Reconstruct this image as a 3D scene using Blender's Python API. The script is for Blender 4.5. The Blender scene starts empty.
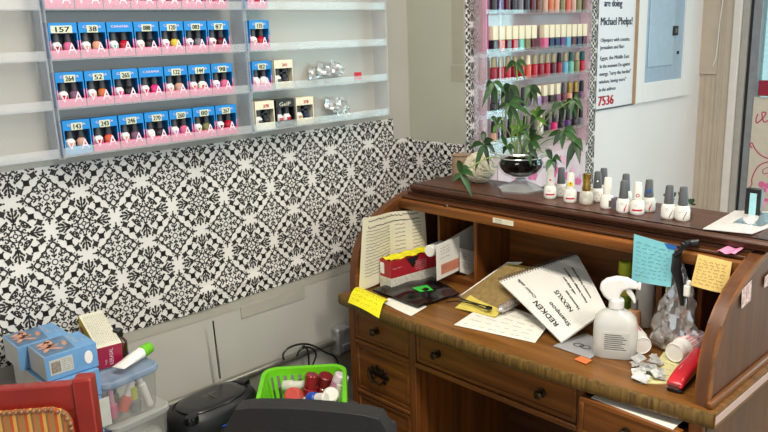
import bpy, math, random
from mathutils import Vector, Matrix
random.seed(7)
S=bpy.context.scene; COL=S.collection
V=Vector; PI=math.pi
# ------------------------------------------------------------------ camera
CAM=V((1.8035,-1.4842,1.58)); FPX=741.05
yaw,pit,rol=[math.radians(a) for a in (-46.807,-13.5427,-2.0507)]
fw=V((math.sin(yaw)*math.cos(pit),math.cos(yaw)*math.cos(pit),math.sin(pit)))
r0=V((math.cos(yaw),-math.sin(yaw),0)); u0=r0.cross(fw)
ri=math.cos(rol)*r0+math.sin(rol)*u0; up=-math.sin(rol)*r0+math.cos(rol)*u0
cd=bpy.data.cameras.new('camera'); cam=bpy.data.objects.new('camera',cd); COL.objects.link(cam)
cd.sensor_width=36; cd.lens=FPX*36/768; cd.clip_start=.05
M=Matrix((ri,up,-fw)).transposed().to_4x4(); M.translation=CAM; cam.matrix_world=M
S.camera=cam
def W(px,py,x=None,y=None,z=None):
    "point of a real surface (plane x=, y= or z=) seen at a photo position"
    d=(px-384)/FPX*ri+(216-py)/FPX*up+fw
    if x is not None: k=(x-CAM.x)/d.x
    elif y is not None: k=(y-CAM.y)/d.y
    else: k=(z-CAM.z)/d.z
    return CAM+d*k
# ------------------------------------------------------------------ materials
MATS={}
def nt(name):
    m=bpy.data.materials.new(name); m.use_nodes=True
    n=m.node_tree; n.nodes.clear(); o=n.nodes.new('ShaderNodeOutputMaterial'); MATS[name]=m
    return m,n,o
def lin(h):
    if isinstance(h,str):
        c=[int(h[i:i+2],16)/255 for i in (0,2,4)]
        return tuple(x/12.92 if x<=.04045 else ((x+.055)/1.055)**2.4 for x in c)+(1,)
    return tuple(h)+(1,)
def mat(name,col,rough=.5,var=.08,scale=30,metal=0,bump=0,spec=.5,coat=0,emit=0):
    if name in MATS: return MATS[name]
    m,n,o=nt(name); b=n.nodes.new('ShaderNodeBsdfPrincipled'); n.links.new(b.outputs[0],o.inputs[0])
    c=lin(col)
    tc=n.nodes.new('ShaderNodeTexCoord'); no=n.nodes.new('ShaderNodeTexNoise'); no.inputs['Scale'].default_value=scale; no.inputs['Detail'].default_value=3
    n.links.new(tc.outputs['Object'],no.inputs['Vector'])
    rp=n.nodes.new('ShaderNodeValToRGB'); n.links.new(no.outputs['Fac'],rp.inputs[0])
    rp.color_ramp.elements[0].position=.3; rp.color_ramp.elements[1].position=.7
    rp.color_ramp.elements[0].color=[x*(1-var) for x in c[:3]]+[1]; rp.color_ramp.elements[1].color=[min(1,x*(1+var)) for x in c[:3]]+[1]
    n.links.new(rp.outputs[0],b.inputs['Base Color'])
    b.inputs['Roughness'].default_value=rough; b.inputs['Metallic'].default_value=metal; b.inputs['Specular IOR Level'].default_value=spec
    b.inputs['Coat Weight'].default_value=coat
    if emit: b.inputs['Emission Color'].default_value=c; b.inputs['Emission Strength'].default_value=emit
    if bump:
        bp=n.nodes.new('ShaderNodeBump'); bp.inputs['Strength'].default_value=bump; bp.inputs['Distance'].default_value=.002
        n.links.new(no.outputs['Fac'],bp.inputs['Height']); n.links.new(bp.outputs[0],b.inputs['Normal'])
    return m
def wood(name,c1,c2,axis='X',rough=.38,scale=1.0,scr=False):
    m,n,o=nt(name); b=n.nodes.new('ShaderNodeBsdfPrincipled'); n.links.new(b.outputs[0],o.inputs[0])
    tc=n.nodes.new('ShaderNodeTexCoord'); mp=n.nodes.new('ShaderNodeMapping'); n.links.new(tc.outputs['Object'],mp.inputs[0])
    s=[38*scale]*3; s['XYZ'.index(axis)]=2.2*scale; mp.inputs['Scale'].default_value=s
    no=n.nodes.new('ShaderNodeTexNoise'); no.inputs['Scale'].default_value=1; no.inputs['Detail'].default_value=5; no.inputs['Distortion'].default_value=.6
    n.links.new(mp.outputs[0],no.inputs['Vector'])
    rp=n.nodes.new('ShaderNodeValToRGB'); rp.color_ramp.elements[0].position=.33; rp.color_ramp.elements[1].position=.68
    rp.color_ramp.elements[0].color=lin(c1); rp.color_ramp.elements[1].color=lin(c2)
    n.links.new(no.outputs['Fac'],rp.inputs[0]); n.links.new(rp.outputs[0],b.inputs['Base Color'])
    b.inputs['Roughness'].default_value=rough; b.inputs['Specular IOR Level'].default_value=.4
    if scr:
        bp=n.nodes.new('ShaderNodeBump'); bp.inputs['Strength'].default_value=.5; bp.inputs['Distance'].default_value=.002
        n.links.new(no.outputs['Fac'],bp.inputs['Height']); n.links.new(bp.outputs[0],b.inputs['Normal'])
    return m
def clear(name,tint='ffffff',gloss=.12,rough=.08,haze=.0,hazecol='ffffff'):
    "clear plastic / glass: tinted transmission, mirror sheen at grazing angles, a little body haze"
    m,n,o=nt(name); t=n.nodes.new('ShaderNodeBsdfTransparent'); g=n.nodes.new('ShaderNodeBsdfGlossy'); d=n.nodes.new('ShaderNodeBsdfDiffuse')
    t.inputs[0].default_value=lin(tint); g.inputs['Roughness'].default_value=rough; d.inputs[0].default_value=lin(hazecol)
    lw=n.nodes.new('ShaderNodeLayerWeight'); lw.inputs[0].default_value=.22
    ma=n.nodes.new('ShaderNodeMath'); ma.operation='MULTIPLY_ADD'; ma.inputs[1].default_value=.22; ma.inputs[2].default_value=gloss*.4
    n.links.new(lw.outputs['Fresnel'],ma.inputs[0])
    m1=n.nodes.new('ShaderNodeMixShader'); m2=n.nodes.new('ShaderNodeMixShader'); m1.inputs[0].default_value=haze
    n.links.new(t.outputs[0],m1.inputs[1]); n.links.new(d.outputs[0],m1.inputs[2])
    n.links.new(ma.outputs[0],m2.inputs[0]); n.links.new(m1.outputs[0],m2.inputs[1]); n.links.new(g.outputs[0],m2.inputs[2]); n.links.new(m2.outputs[0],o.inputs[0])
    return m
def stripes(name,cols,axis,period,origin=0,rough=.8):
    m,n,o=nt(name); b=n.nodes.new('ShaderNodeBsdfPrincipled'); n.links.new(b.outputs[0],o.inputs[0]); b.inputs['Roughness'].default_value=rough
    tc=n.nodes.new('ShaderNodeTexCoord'); sp=n.nodes.new('ShaderNodeSeparateXYZ'); n.links.new(tc.outputs['Object'],sp.inputs[0])
    ad=n.nodes.new('ShaderNodeMath'); ad.operation='DIVIDE'; ad.inputs[1].default_value=period; n.links.new(sp.outputs['XYZ'.index(axis)],ad.inputs[0])
    fr=n.nodes.new('ShaderNodeMath'); fr.operation='FRACT'; n.links.new(ad.outputs[0],fr.inputs[0])
    rp=n.nodes.new('ShaderNodeValToRGB'); rp.color_ramp.interpolation='CONSTANT'; n.links.new(fr.outputs[0],rp.inputs[0])
    e=rp.color_ramp.elements
    while len(e)<len(cols): e.new(.5)
    for i,(p,c) in enumerate(cols): e[i].position=p; e[i].color=lin(c)
    n.links.new(rp.outputs[0],b.inputs['Base Color'])
    return m
wallM=mat('wall_paint','b4b1a8',.7,.03,6); wallBM=mat('wall_paint_smooth','a9a998',.6,.03,4); wallCM=mat('wall_paint_white','e9e7e6',.6,.02,4)
bisc=mat('beige_panel','bfb1a0',.6,.05,12); 
woodX=wood('walnut_x','5c3413','8a5220','X'); woodY=wood('walnut_y','5c3413','8a5220','Y'); woodZ=wood('walnut_z','562f11','80491c','Z')
woodT=wood('walnut_top','402317','5c3725','X',.3); woodD=wood('walnut_dark','3c2010','5a3319','X',.4); woodS=wood('walnut_side','54341f','69422a','Z',.42)
woodE=wood('worn_edge','4a3210','7c5f2b','Z',.5,3.0); woodW=wood('walnut_worktop','5f3c18','8a5c2c','X',.28)
white=mat('white_plastic','eceae4',.35,.03); black=mat('black_plastic','121212',.35,.1,coat=.2); blackm=mat('black_leather','1b1a1a',.45,.15,120,bump=.3)
paper=mat('white_paper','ece8dc',.75,.03,20); cream=mat('cream_paper','ddd6bd',.75,.04,18); ink=mat('ink_black','1c1c20',.6); inkg=mat('ink_grey','55524c',.7)
acr=clear('acrylic','fbfbfb',.08,.06,.05,'f0eee8'); backM=clear('acrylic_back','ffffff',.08,.1,.36,'dcd8ce'); lipM=clear('acrylic_lip','f8f9fa',.12,.08,.16,'f4f2f0'); acrE=clear('acrylic_edge','f8fafc',.15,.1,.16,'f4f6fa'); acrP=clear('acrylic_pink','f6ecf0',.15,.1,.22,'f0dde5')
glass=clear('clear_glass','fdfefe',.03,.02,.0,'ffffff'); bagM=clear('plastic_film','f0f0f0',.9,.10,.24,'eceae6'); tub=clear('tub_plastic','f8f8f6',.15,.12,.16,'f0f0ec'); tublid2=clear('tub_lid_clear','f4f4f2',.2,.15,.42,'d9dad6'); tublid=clear('tub_lid','cdd9e8',.2,.2,.55,'9fb6d4')
frost=clear('frosted_bottle','f4f4f0',.15,.3,.62,'f0f0ea')
chrome=mat('steel','9a9a98',.3,.1,metal=1); brass=mat('antique_brass','4b3a2a',.35,.3,60,metal=.9); gold=mat('gold_cap','b08d45',.25,.2,metal=.9)
# ------------------------------------------------------------------ geometry collector
class G:
    def __init__(s): s.v=[];s.f=[];s.m=[];s.mi=0
    def add(s,vs,fs,mi=None):
        b=len(s.v); s.v+= [V(p) for p in vs]; s.f+=[tuple(i+b for i in f) for f in fs]; s.m+=[s.mi if mi is None else mi]*len(fs); return s
    def box(s,x0,x1,y0,y1,z0,z1,T=None,mi=None):
        vs=[V((x,y,z)) for z in (z0,z1) for y in (y0,y1) for x in (x0,x1)]
        if T: vs=[T@p for p in vs]
        return s.add(vs,[(0,2,3,1),(4,5,7,6),(0,1,5,4),(2,6,7,3),(0,4,6,2),(1,3,7,5)],mi)
    def prism(s,pts,axis,a,b,T=None,mi=None):
        "pts 2D outline in the two other axes, extruded along axis"
        n=len(pts); vs=[]
        for h in (a,b):
            for p in pts:
                q={'X':(h,p[0],p[1]),'Y':(p[0],h,p[1]),'Z':(p[0],p[1],h)}[axis]; q=V(q); vs.append(T@q if T else q)
        fs=[tuple(range(n))[::-1],tuple(range(n,2*n))]+[(i,(i+1)%n,n+(i+1)%n,n+i) for i in range(n)]
        return s.add(vs,fs,mi)
    def lathe(s,prof,c=(0,0,0),n=20,T=None,sx=1,sy=1,mi=None,ph=0):
        c=V(c); vs=[];fs=[]; k=len(prof)
        for r,z in prof:
            for i in range(n):
                a=2*PI*i/n+ph; p=V((r*math.cos(a)*sx,r*math.sin(a)*sy,z)); p=(T@p) if T else p+c; vs.append(p)
        for j in range(k-1):
            for i in range(n): fs.append((j*n+i,j*n+(i+1)%n,(j+1)*n+(i+1)%n,(j+1)*n+i))
        if prof[0][0]>1e-5: fs.append(tuple(range(n))[::-1])
        if prof[-1][0]>1e-5: fs.append(tuple((k-1)*n+i for i in range(n)))
        return s.add(vs,fs,mi)
    def tube(s,pts,r,n=8,mi=None,closed=False):
        pts=[V(p) for p in pts]; m=len(pts); vs=[];fs=[]; ref=V((.3,.2,1)).normalized()
        for i,p in enumerate(pts):
            t=(pts[(i+1)%m if closed else min(i+1,m-1)]-pts[(i-1)%m if closed else max(i-1,0)]).normalized()
            a=t.cross(ref)
            if a.length<1e-3: a=t.cross(V((1,0,0)))
            a.normalize(); b=t.cross(a); rr=r[i] if isinstance(r,(list,tuple)) else r
            for j in range(n):
                an=2*PI*j/n; vs.append(p+a*math.cos(an)*rr+b*math.sin(an)*rr)
        for i in range(m if closed else m-1):
            for j in range(n): fs.append((i*n+j,i*n+(j+1)%n,((i+1)%m)*n+(j+1)%n,((i+1)%m)*n+j))
        if not closed: fs+= [tuple(range(n))[::-1],tuple((m-1)*n+j for j in range(n))]
        return s.add(vs,fs,mi)
    def sphere(s,c,r,n=14,sx=1,sy=1,sz=1,mi=None,T=None):
        prof=[(max(1e-6,r*math.sin(PI*i/n)),-r*math.cos(PI*i/n)*sz) for i in range(n+1)]
        return s.lathe(prof,c,max(12,n),sx=sx,sy=sy,mi=mi,T=T)
    def sheet(s,P,nu=8,nv=8,th=.0006,f=None,mi=None):
        "bilinear patch between corners P00,P10,P11,P01 with a displacement f(u,v), given thickness"
        P=[V(p) for p in P]; nrm=(P[1]-P[0]).cross(P[3]-P[0]).normalized(); vs=[]
        for off in (0,-th):
            for j in range(nv+1):
                for i in range(nu+1):
                    a,b=i/nu,j/nv; p=P[0]*(1-a)*(1-b)+P[1]*a*(1-b)+P[2]*a*b+P[3]*(1-a)*b
                    p=p+nrm*(off+(f(a,b) if f else 0)); vs.append(p)
        K=(nu+1)*(nv+1); fs=[]
        for j in range(nv):
            for i in range(nu):
                q=j*(nu+1)+i; fs.append((q,q+1,q+nu+2,q+nu+1)); fs.append((K+q,K+q+nu+1,K+q+nu+2,K+q+1))
        ed=[j*(nu+1) for j in range(nv+1)][::-1]+list(range(1,nu+1))+[j*(nu+1)+nu for j in range(1,nv+1)]+[nv*(nu+1)+i for i in range(nu-1,0,-1)]
        for a,b in zip(ed,ed[1:]+ed[:1]): fs.append((b,a,K+a,K+b))
        return s.add(vs,fs,mi)
    def build(s,name,ms,parent=None,origin=None,bevel=0,seg=2,smooth=35):
        if parent is not None: r=parent; 
        o0=V((0,0,0)); T=None
        if parent is not None:
            while r.parent: r=r.parent
            T=Matrix.Translation(r.location)@r.rotation_euler.to_matrix().to_4x4()
            T=T.inverted()
        elif origin is not None: T=Matrix.Translation(-V(origin))
        me=bpy.data.meshes.new(name); me.from_pydata([(T@p if T else p)[:] for p in s.v],[],s.f)
        for m in (ms if isinstance(ms,(list,tuple)) else [ms]): me.materials.append(m)
        me.polygons.foreach_set('material_index',s.m); me.update()
        if smooth: me.polygons.foreach_set('use_smooth',[True]*len(me.polygons)); me.set_sharp_from_angle(angle=math.radians(smooth))
        ob=bpy.data.objects.new(name,me); COL.objects.link(ob)
        if parent is not None: ob.parent=parent
        elif origin is not None: ob.location=origin
        if bevel:
            b=ob.modifiers.new('bevel','BEVEL'); b.width=bevel; b.segments=seg; b.limit_method='ANGLE'; b.angle_limit=math.radians(40); b.harden_normals=False
        return ob
def tag(o,label,cat,group=None,kind=None):
    if label: o['label']=label
    if cat: o['category']=cat
    if group: o['group']=group
    if kind: o['kind']=kind
    return o
def thing(name,label,cat,loc=(0,0,0),group=None,rz=0):
    o=bpy.data.objects.new(name,None); COL.objects.link(o); o.location=loc; o.rotation_euler=(0,0,rz); o.empty_display_size=.02
    return tag(o,label,cat,group)
def struct(o): o['kind']='structure'; return o
def kids(o): return [c for c in bpy.data.objects if c.parent is o]
def copy_thing(root,loc,label,rz=0,group=None):
    def rec(o,p):
        c=o.copy(); COL.objects.link(c); c.parent=p
        for k in kids(o): rec(k,c)
        return c
    r=rec(root,None); r.location=loc; r.rotation_euler=(0,0,rz); r['label']=label
    if group: r['group']=group
    return r
def lerp(a,b,t): return a+(b-a)*t
TXT={}
def textmesh(body):
    if body not in TXT:
        cu=bpy.data.curves.new('t','FONT'); cu.body=body; cu.size=1; cu.resolution_u=2; cu.align_x='LEFT'
        ob=bpy.data.objects.new('t',cu); COL.objects.link(ob); dg=bpy.context.evaluated_depsgraph_get(); dg.update()
        me=bpy.data.meshes.new_from_object(ob.evaluated_get(dg)); 
        TXT[body]=([v.co.copy() for v in me.vertices],[tuple(p.vertices) for p in me.polygons])
        bpy.data.objects.remove(ob); 
    return TXT[body]
def write(g,body,O,u,v,h,eps=.0006,mi=None,width=None,shear=0,bold=0):
    "letters of height h laid on the plane O + u,v"
    vs,fs=textmesh(body); u=V(u).normalized(); v=V(v).normalized(); n=u.cross(v); k=h/.7
    mx=max(p.x for p in vs); kx=(width/mx) if width else k
    for o in ([0] if not bold else [-bold,0,bold]):
        g.add([V(O)+u*((p.x)*kx+p.y*shear*k+o)+v*p.y*k+n*(eps+abs(o)*.01) for p in vs],fs,mi)
def ribbon(g,pts,w,n,mi=None):
    "flat pen stroke of width w through 3D points on a plane of normal n"
    pts=[V(p) for p in pts]; n=V(n).normalized(); vs=[]
    for i,p in enumerate(pts):
        t=(pts[min(i+1,len(pts)-1)]-pts[max(i-1,0)]); 
        if t.length<1e-9: t=V((1,0,0))
        s_=n.cross(t.normalized())*w/2; vs+=[p-s_,p+s_]
    g.add(vs,[(2*i,2*i+1,2*i+3,2*i+2) for i in range(len(pts)-1)],mi)
def scrawl(g,O,u,v,length,h,w=.0006,eps=.0006,rnd=random,mi=None):
    "one line of small handwriting: separate wiggly words"
    u=V(u).normalized(); v=V(v).normalized(); n=u.cross(v); O=V(O)+n*eps; x=0
    while x<length:
        wl=min(length-x,rnd.uniform(2,6)*h); k=max(3,int(wl/h*5)); pts=[]
        for i in range(k): pts.append(O+u*(x+wl*i/k)+v*(h*(.5+rnd.uniform(-.5,.5))*(1 if i%2 else .6)))
        ribbon(g,pts,w,n,mi); x+=wl+h*.8
# ------------------------------------------------------------------ room
XA,YB,XC,YD=-.19,.54,.0845,2.436
struct(G().box(-.5,4.5,-4.5,2.6,-.05,0).build('floor',mat('floor_tile','8d8272',.5,.1,8)))
struct(G().box(-.5,4.5,-4.5,2.6,2.7,2.75).build('ceiling',mat('ceiling_tile','dedad0',.8,.03,20)))
struct(G().box(XA-.12,XA,-4.5,YB,0,2.7).build('wall_left',wallM))
struct(G().box(XA-.12,XC,YB,YB+.12,0,2.7).build('wall_back',wallBM))
struct(G().box(XC-.12,XC,YB+.12,YD,0,2.7).build('wall_far',wallCM))
# door wall : beige panels, white jamb, grey metal frame
g=G()
g.box(XC,.176,YD-.0,YD+.1,0,2.7); g.box(.178,.243,YD-.012,YD+.1,0,2.7); g.box(XC,.176,YD-.012,YD,1.337,2.7)
for x in (.115,.145): g.box(x,x+.003,YD-.004,YD,0,1.337)
g.box(.200,.206,YD-.02,YD-.012,0,2.7)
struct(g.build('wall_door_side',bisc))
struct(G().box(.245,.285,YD-.03,YD+.1,0,2.7).build('trim_1',mat('jamb_white','d9d3cc',.5,.03),bevel=.006))
struct(G().box(.287,.318,YD-.015,YD+.1,0,2.7).build('trim_2',mat('jamb_grey','a7a29b',.5,.05)))
struct(G().box(.318,.332,YD-.0,YD+.1,0,2.7).build('trim_3',mat('dark_door_gap','24272b',.6)))  # dark strip paints the shaded gap beside the door frame
dr=thing('door_1',None,None,(.8,YD,0)); dr['kind']='structure'
g=G(); g.box(.334,.378,YD-.01,YD+.05,0,2.15); g.box(1.2,1.26,YD-.01,YD+.05,0,2.15); g.box(.378,1.2,YD-.01,YD+.05,0,.25); g.box(.378,1.2,YD-.01,YD+.05,2.08,2.15)
g.build('door_frame',mat('door_aluminium','8e9093',.35,.08,metal=.5),dr,bevel=.003)
G().box(.378,1.2,YD+.018,YD+.024,.25,2.08).build('door_glass',clear('door_pane','d6eeec',.2,.03,.05),dr)
o=G().box(.392,.47,YD-.035,YD-.01,1.235,1.31).build('door_latch',mat('maroon_latch','8c1330',.5),dr,bevel=.004)
struct(G().box(1.26,4.5,YD,YD+.1,0,.5).build('wall_window_sill',wallCM))
struct(G().box(1.26,4.5,YD,YD+.1,2.3,2.7).build('wall_window_head',wallCM))
struct(G().box(.334,1.26,YD,YD+.1,2.15,2.7).build('wall_door_head',wallCM))
wn=thing('window_1',None,None,(2.9,YD,.5)); wn['kind']='structure'
g=G()
for x in (1.26,2.3,3.35,4.44): g.box(x,x+.06,YD,YD+.05,.5,2.3)
g.build('window_frame',MATS['door_aluminium'],wn); G().box(1.3,4.45,YD+.02,YD+.026,.5,2.3).build('window_pane',MATS['door_pane'],wn)
# street seen through the door: pale pavement and building
struct(G().box(-3,8,2.6,9,-.06,-.01).build('ground_outside',mat('pavement','a7a49c',.8,.08,5)))
# ------------------------------------------------------------------ wallpaper
def motif():
    Q=[] # convex pieces: lists of 2D points, unit period
    def stroke(pts,w):
        for i in range(len(pts)-1):
            (x0,y0),(x1,y1)=pts[i],pts[i+1]; dx,dy=x1-x0,y1-y0; L=math.hypot(dx,dy) or 1; w=w*1.0; nx,ny=-dy/L*w*.68,dx/L*w*.68; ex,ey=dx/L*w*.2,dy/L*w*.2
            Q.append([(x0-nx-ex,y0-ny-ey),(x1-nx+ex,y1-ny+ey),(x1+nx+ex,y1+ny+ey),(x0+nx-ex,y0+ny-ey)])
    def blob(cx,cy,a,b,rot,lob=0,n=12):
        P=[]
        for i in range(n):
            t=2*PI*i/n; k=1+(lob*math.cos(4*t) if lob else 0); x,y=a*k*math.cos(t),b*k*math.sin(t)
            P.append((cx+x*math.cos(rot)-y*math.sin(rot),cy+x*math.sin(rot)+y*math.cos(rot)))
        if lob: 
            for i in range(n): Q.append([(cx,cy),P[i],P[(i+1)%n]])
        else: Q.append(P)
    def curl(cx,cy,r,a0,turn,w):
        pts=[]
        for i in range(12):
            t=i/11; rr=r*(1-.72*t); a=a0+turn*t*5; pts.append((cx+rr*math.cos(a),cy+rr*math.sin(a)))
        stroke(pts,w); blob(pts[-1][0],pts[-1][1],w*.9,w*.9,0,n=6)
    def arc(cx,cy,r,a0,a1,w,n=10): stroke([(cx+r*math.cos(lerp(a0,a1,i/n)),cy+r*math.sin(lerp(a0,a1,i/n))) for i in range(n+1)],w)
    def rot4(fn):
        base=len(Q); fn(); pc=Q[base:]; del Q[base:]
        for k in range(4):
            c,s_=[(1,0),(0,1),(-1,0),(0,-1)][k]
            for p in pc:
                Q.append([(x*c-y*s_,x*s_+y*c) for x,y in p])
                Q.append([(x*c+y*s_,x*s_-y*c) for x,y in p][::-1])
    def A():
        arc(0,0,.032,0,PI/4,.013,3); blob(.062,0,.020,.013,0,n=8); arc(0,0,.092,0,PI/4,.014,4); blob(.088,.046,.018,.026,.4,n=8)
        curl(.135,.060,.040,-1.2,-1,.015); curl(.168,.125,.038,2.5,1,.015); blob(.125,.125,.022,.016,PI/4,n=8); blob(.175,.02,.02,.013,.2,n=8)
        arc(0,0,.238,.36,PI/4,.018,5); blob(.215,.095,.026,.016,.4,n=8); arc(0,0,.205,.5,PI/4,.009,4)
        stroke([(.17,0),(.37,0)],.017); blob(.395,.0,.036,.021,0,n=8); blob(.262,.040,.044,.018,.75); blob(.325,.042,.042,.018,.6); blob(.372,.050,.026,.016,1.0,n=8); blob(.225,.024,.026,.014,.8,n=8); blob(.30,.078,.022,.014,.3,n=8)
        blob(.248,.248,.052,.052,PI/4,.30); blob(.354,.144,.051,.051,.35,.32); blob(.302,.196,.020,.014,-.78,n=8)
        blob(.405,.098,.022,.015,-.5,n=8); blob(.200,.200,.020,.015,.78,n=8); blob(.290,.115,.016,.012,.7,n=8)
    rot4(A); a=Q[:]; del Q[:]
    def B():
        arc(0,0,.042,0,PI/4,.013,3); stroke([(.065,0),(.21,0)],.013); blob(.10,.022,.028,.014,.8,n=8); blob(.17,.032,.034,.015,.7,n=8); blob(.215,.024,.026,.013,.5,n=8); blob(.135,0,.024,.012,0,n=8)
        curl(.115,.085,.038,.3,1,.014); curl(.240,.062,.034,1.6,-1,.014); curl(.175,.120,.026,.9,1,.012)
        stroke([(.315,0),(.28,.045),(.245,.065),(.215,.105),(.19,.12),(.172,.155),(.16,.16)],.017); blob(.355,0,.034,.022,0,n=8); blob(.335,.038,.026,.014,1.0,n=8); blob(.405,0,.020,.013,0,n=6)
        blob(.165,.165,.022,.022,0,n=6); blob(.062,.062,.018,.012,PI/4,n=6); blob(.30,.075,.016,.010,.5,n=6)
    rot4(B); b=Q[:]
    return a+[[(x+.5,y+.5) for x,y in p] for p in b]
MOT=motif()
def clip(poly,ax,lim,sgn):
    out=[]
    for i in range(len(poly)):
        p,q=poly[i],poly[(i+1)%len(poly)]; a,b=(p[ax]-lim)*sgn,(q[ax]-lim)*sgn
        if a>=0: out.append(p)
        if a*b<0: t=a/(a-b); out.append((lerp(p[0],q[0],t),lerp(p[1],q[1],t)))
    return out
def wallpaper(g,rects,P,org,to3):
    "rects: list of (s0,s1,t0,t1); to3(s,t,eps) gives 3D"
    for (s0,s1,t0,t1) in rects:
        n=max(2,int((s1-s0)/.02)); 
        for i in range(n):
            nj=max(4,int((t1-t0)/.012))
            for j in range(nj):
                a0,a1=lerp(s0,s1,i/n),lerp(s0,s1,(i+1)/n); b0,b1=lerp(t0,t1,j/nj),lerp(t0,t1,(j+1)/nj)
                g.add([to3(a0,b0,0),to3(a1,b0,0),to3(a1,b1,0),to3(a0,b1,0)],[(0,1,2,3)],0)
        i0,i1=int((s0-org[0])//P)-1,int((s1-org[0])//P)+1; j0,j1=int((t0-org[1])//P)-1,int((t1-org[1])//P)+1
        for i in range(i0,i1+1):
            for j in range(j0,j1+1):
                for p in MOT:
                    q=[(org[0]+(i+x)*P,org[1]+(j+y)*P) for x,y in p]
                    xs=[a for a,b in q]; ys=[b for a,b in q]
                    if max(xs)<s0 or min(xs)>s1 or max(ys)<t0 or min(ys)>t1: continue
                    if min(xs)<s0: q=clip(q,0,s0,1)
                    if q and max(xs)>s1: q=clip(q,0,s1,-1)
                    if q and min(ys)<t0: q=clip(q,1,t0,1)
                    if q and max(ys)>t1: q=clip(q,1,t1,-1)
                    if len(q)>2: g.add([to3(a,b,.0009) for a,b in q],[tuple(range(len(q)))],1)
wpW=mat('wallpaper_white','dedad4',.55,.05,5); wpB=mat('wallpaper_black','231f1c',.6,.1,20)
def wA(s,t,e):
    sag=.0015*math.sin(s*13+t*9)+.001*math.sin(t*20+s*5)
    bot=max(0,(1.1-t)/.33); t2=t-bot*(.012*math.sin((s+1.05)*PI/1.25) if s>-1.05 else 0)
    return V((XA+.004+e+sag+.004*math.exp(-((t-.835)/.012)**2)*(1 if s>-.45 else 0),s,t2))
g=G(); wallpaper(g,[(-1.6,.447,.783,1.285),(.447,YB-.001,.783,1.205)],.1755,(-.737,1.117),wA)
tag(g.build('wallpaper',[wpW,wpB],smooth=0,origin=(XA,-.5,.78)),'black and white scrollwork wallpaper panel on the left wall under the clear racks','wallpaper')
g=G(); wallpaper(g,[(XA+.001,XC,.783,1.197)],.1755,(-.05,1.117),lambda s,t,e:V((s,YB-.003-e,t)))
tag(g.build('wallpaper',[wpW,wpB],smooth=0,origin=(-.05,YB,.78)),'short piece of black and white wallpaper on the wall behind the desk left end','wallpaper')
g=G(); wallpaper(g,[(YB+.002,1.41,.75,2.2)],.118,(.58,1.20),lambda s,t,e:V((XC+.002+e,s,t)))
tag(g.build('wallpaper',[wpW,wpB],smooth=0,origin=(XC,1,.75)),'tall strip of black and white wallpaper showing around the nail polish rack','wallpaper')
# tape strip below the wallpaper
g=G()
def tp(y0,y1,za,zb,zc,zd): g.add([V((XA+.0015,y0,za)),V((XA+.0015,y1,zb)),V((XA+.0015,y1,zd)),V((XA+.0015,y0,zc))],[(0,1,2,3)])
tp(-1.6,-.30,.745,.738,.80,.79); tp(-.30,.30,.738,.752,.79,.80)
g.build('adhesive_tape',mat('tape_band','aaa69a',.4,.04,20),origin=(XA,-.6,.74)); tag(bpy.context.scene.objects['adhesive_tape'],'long grey adhesive strip along the lower edge of the left wallpaper','tape')
g=G().box(XA+.0004,XA+.0028,-.27,-.008,.702,.742); tag(g.build('adhesive_tape',MATS['tape_band'],origin=(XA,-.14,.70)),'short grey tape patch below the wallpaper above the radio antenna','tape')
g=G().box(.023,XC-.001,YB-.0015,YB,1.417,1.475); g.box(.03,XC-.001,YB-.0015,YB,1.48,1.8); tag(g.build('adhesive_tape',mat('tape_film','9c9987',.3,.04,20),origin=(.05,YB,1.45)),'smooth tape strip on the grey wall beside the wallpapered corner','tape')
# ------------------------------------------------------------------ acrylic racks on the left wall
SH=[1.316,1.436,1.556,1.676]
def rackA(y0,y1,label,ext=0,top=1.80):
    t=thing('display_rack',label,'rack',(XA,(y0+y1)/2,1.31))
    X1=-.105+ext
    G().box(XA+.012,XA+.015,y0,y1,1.31,top).build('back_panel',backM,t)
    for y in (y0,y1-.004): G().box(XA+.006,X1,y,y+.004,1.308,top).build('side_panel',acrE,t)
    for z in SH+[1.796]:
        if z>top: continue
        G().box(XA+.012,X1,y0+.004,y1-.004,z-.004,z-.001).build('shelf',acrE,t)
        if z<1.79: G().box(X1-.003,X1,y0+.004,y1-.004,z-.004,z+.020).build('shelf_lip',lipM,t)
    return t
rackA(-1.36,-.802,'empty clear acrylic wall rack at the far left')
rackA(-.797,-.228,'clear acrylic wall rack holding rows of blue and pink boxed polish sets',.004)
rackA(-.222,.353,'clear acrylic wall rack at right, nearly empty except a few boxed sets')
# crinkled film scraps inside the right rack
rnd=random.Random(3)
for (yc,zc,lab) in ((.075,1.46,'crumpled clear plastic wrap in the right wall rack, middle shelf'),(.12,1.335,'crumpled clear plastic wrap in the right wall rack, bottom shelf')):
    g=G(); 
    for k in range(5):
        a=rnd.uniform(-1,1); c=V((-.14+rnd.uniform(-.01,.01),yc+rnd.uniform(-.05,.05),zc+rnd.uniform(-.01,.02)))
        g.sheet([c,c+V((.01,.05,.01*a)),c+V((.0,.06,.03+.02*a)),c+V((-.01,.01,.04))],5,5,.0003,lambda u,v:rnd.uniform(-.004,.004))
    tag(g.build('plastic_wrap',bagM,origin=(-.14,yc,zc-.01),smooth=10),lab,'plastic wrap','clear wraps in the right rack')
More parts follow.
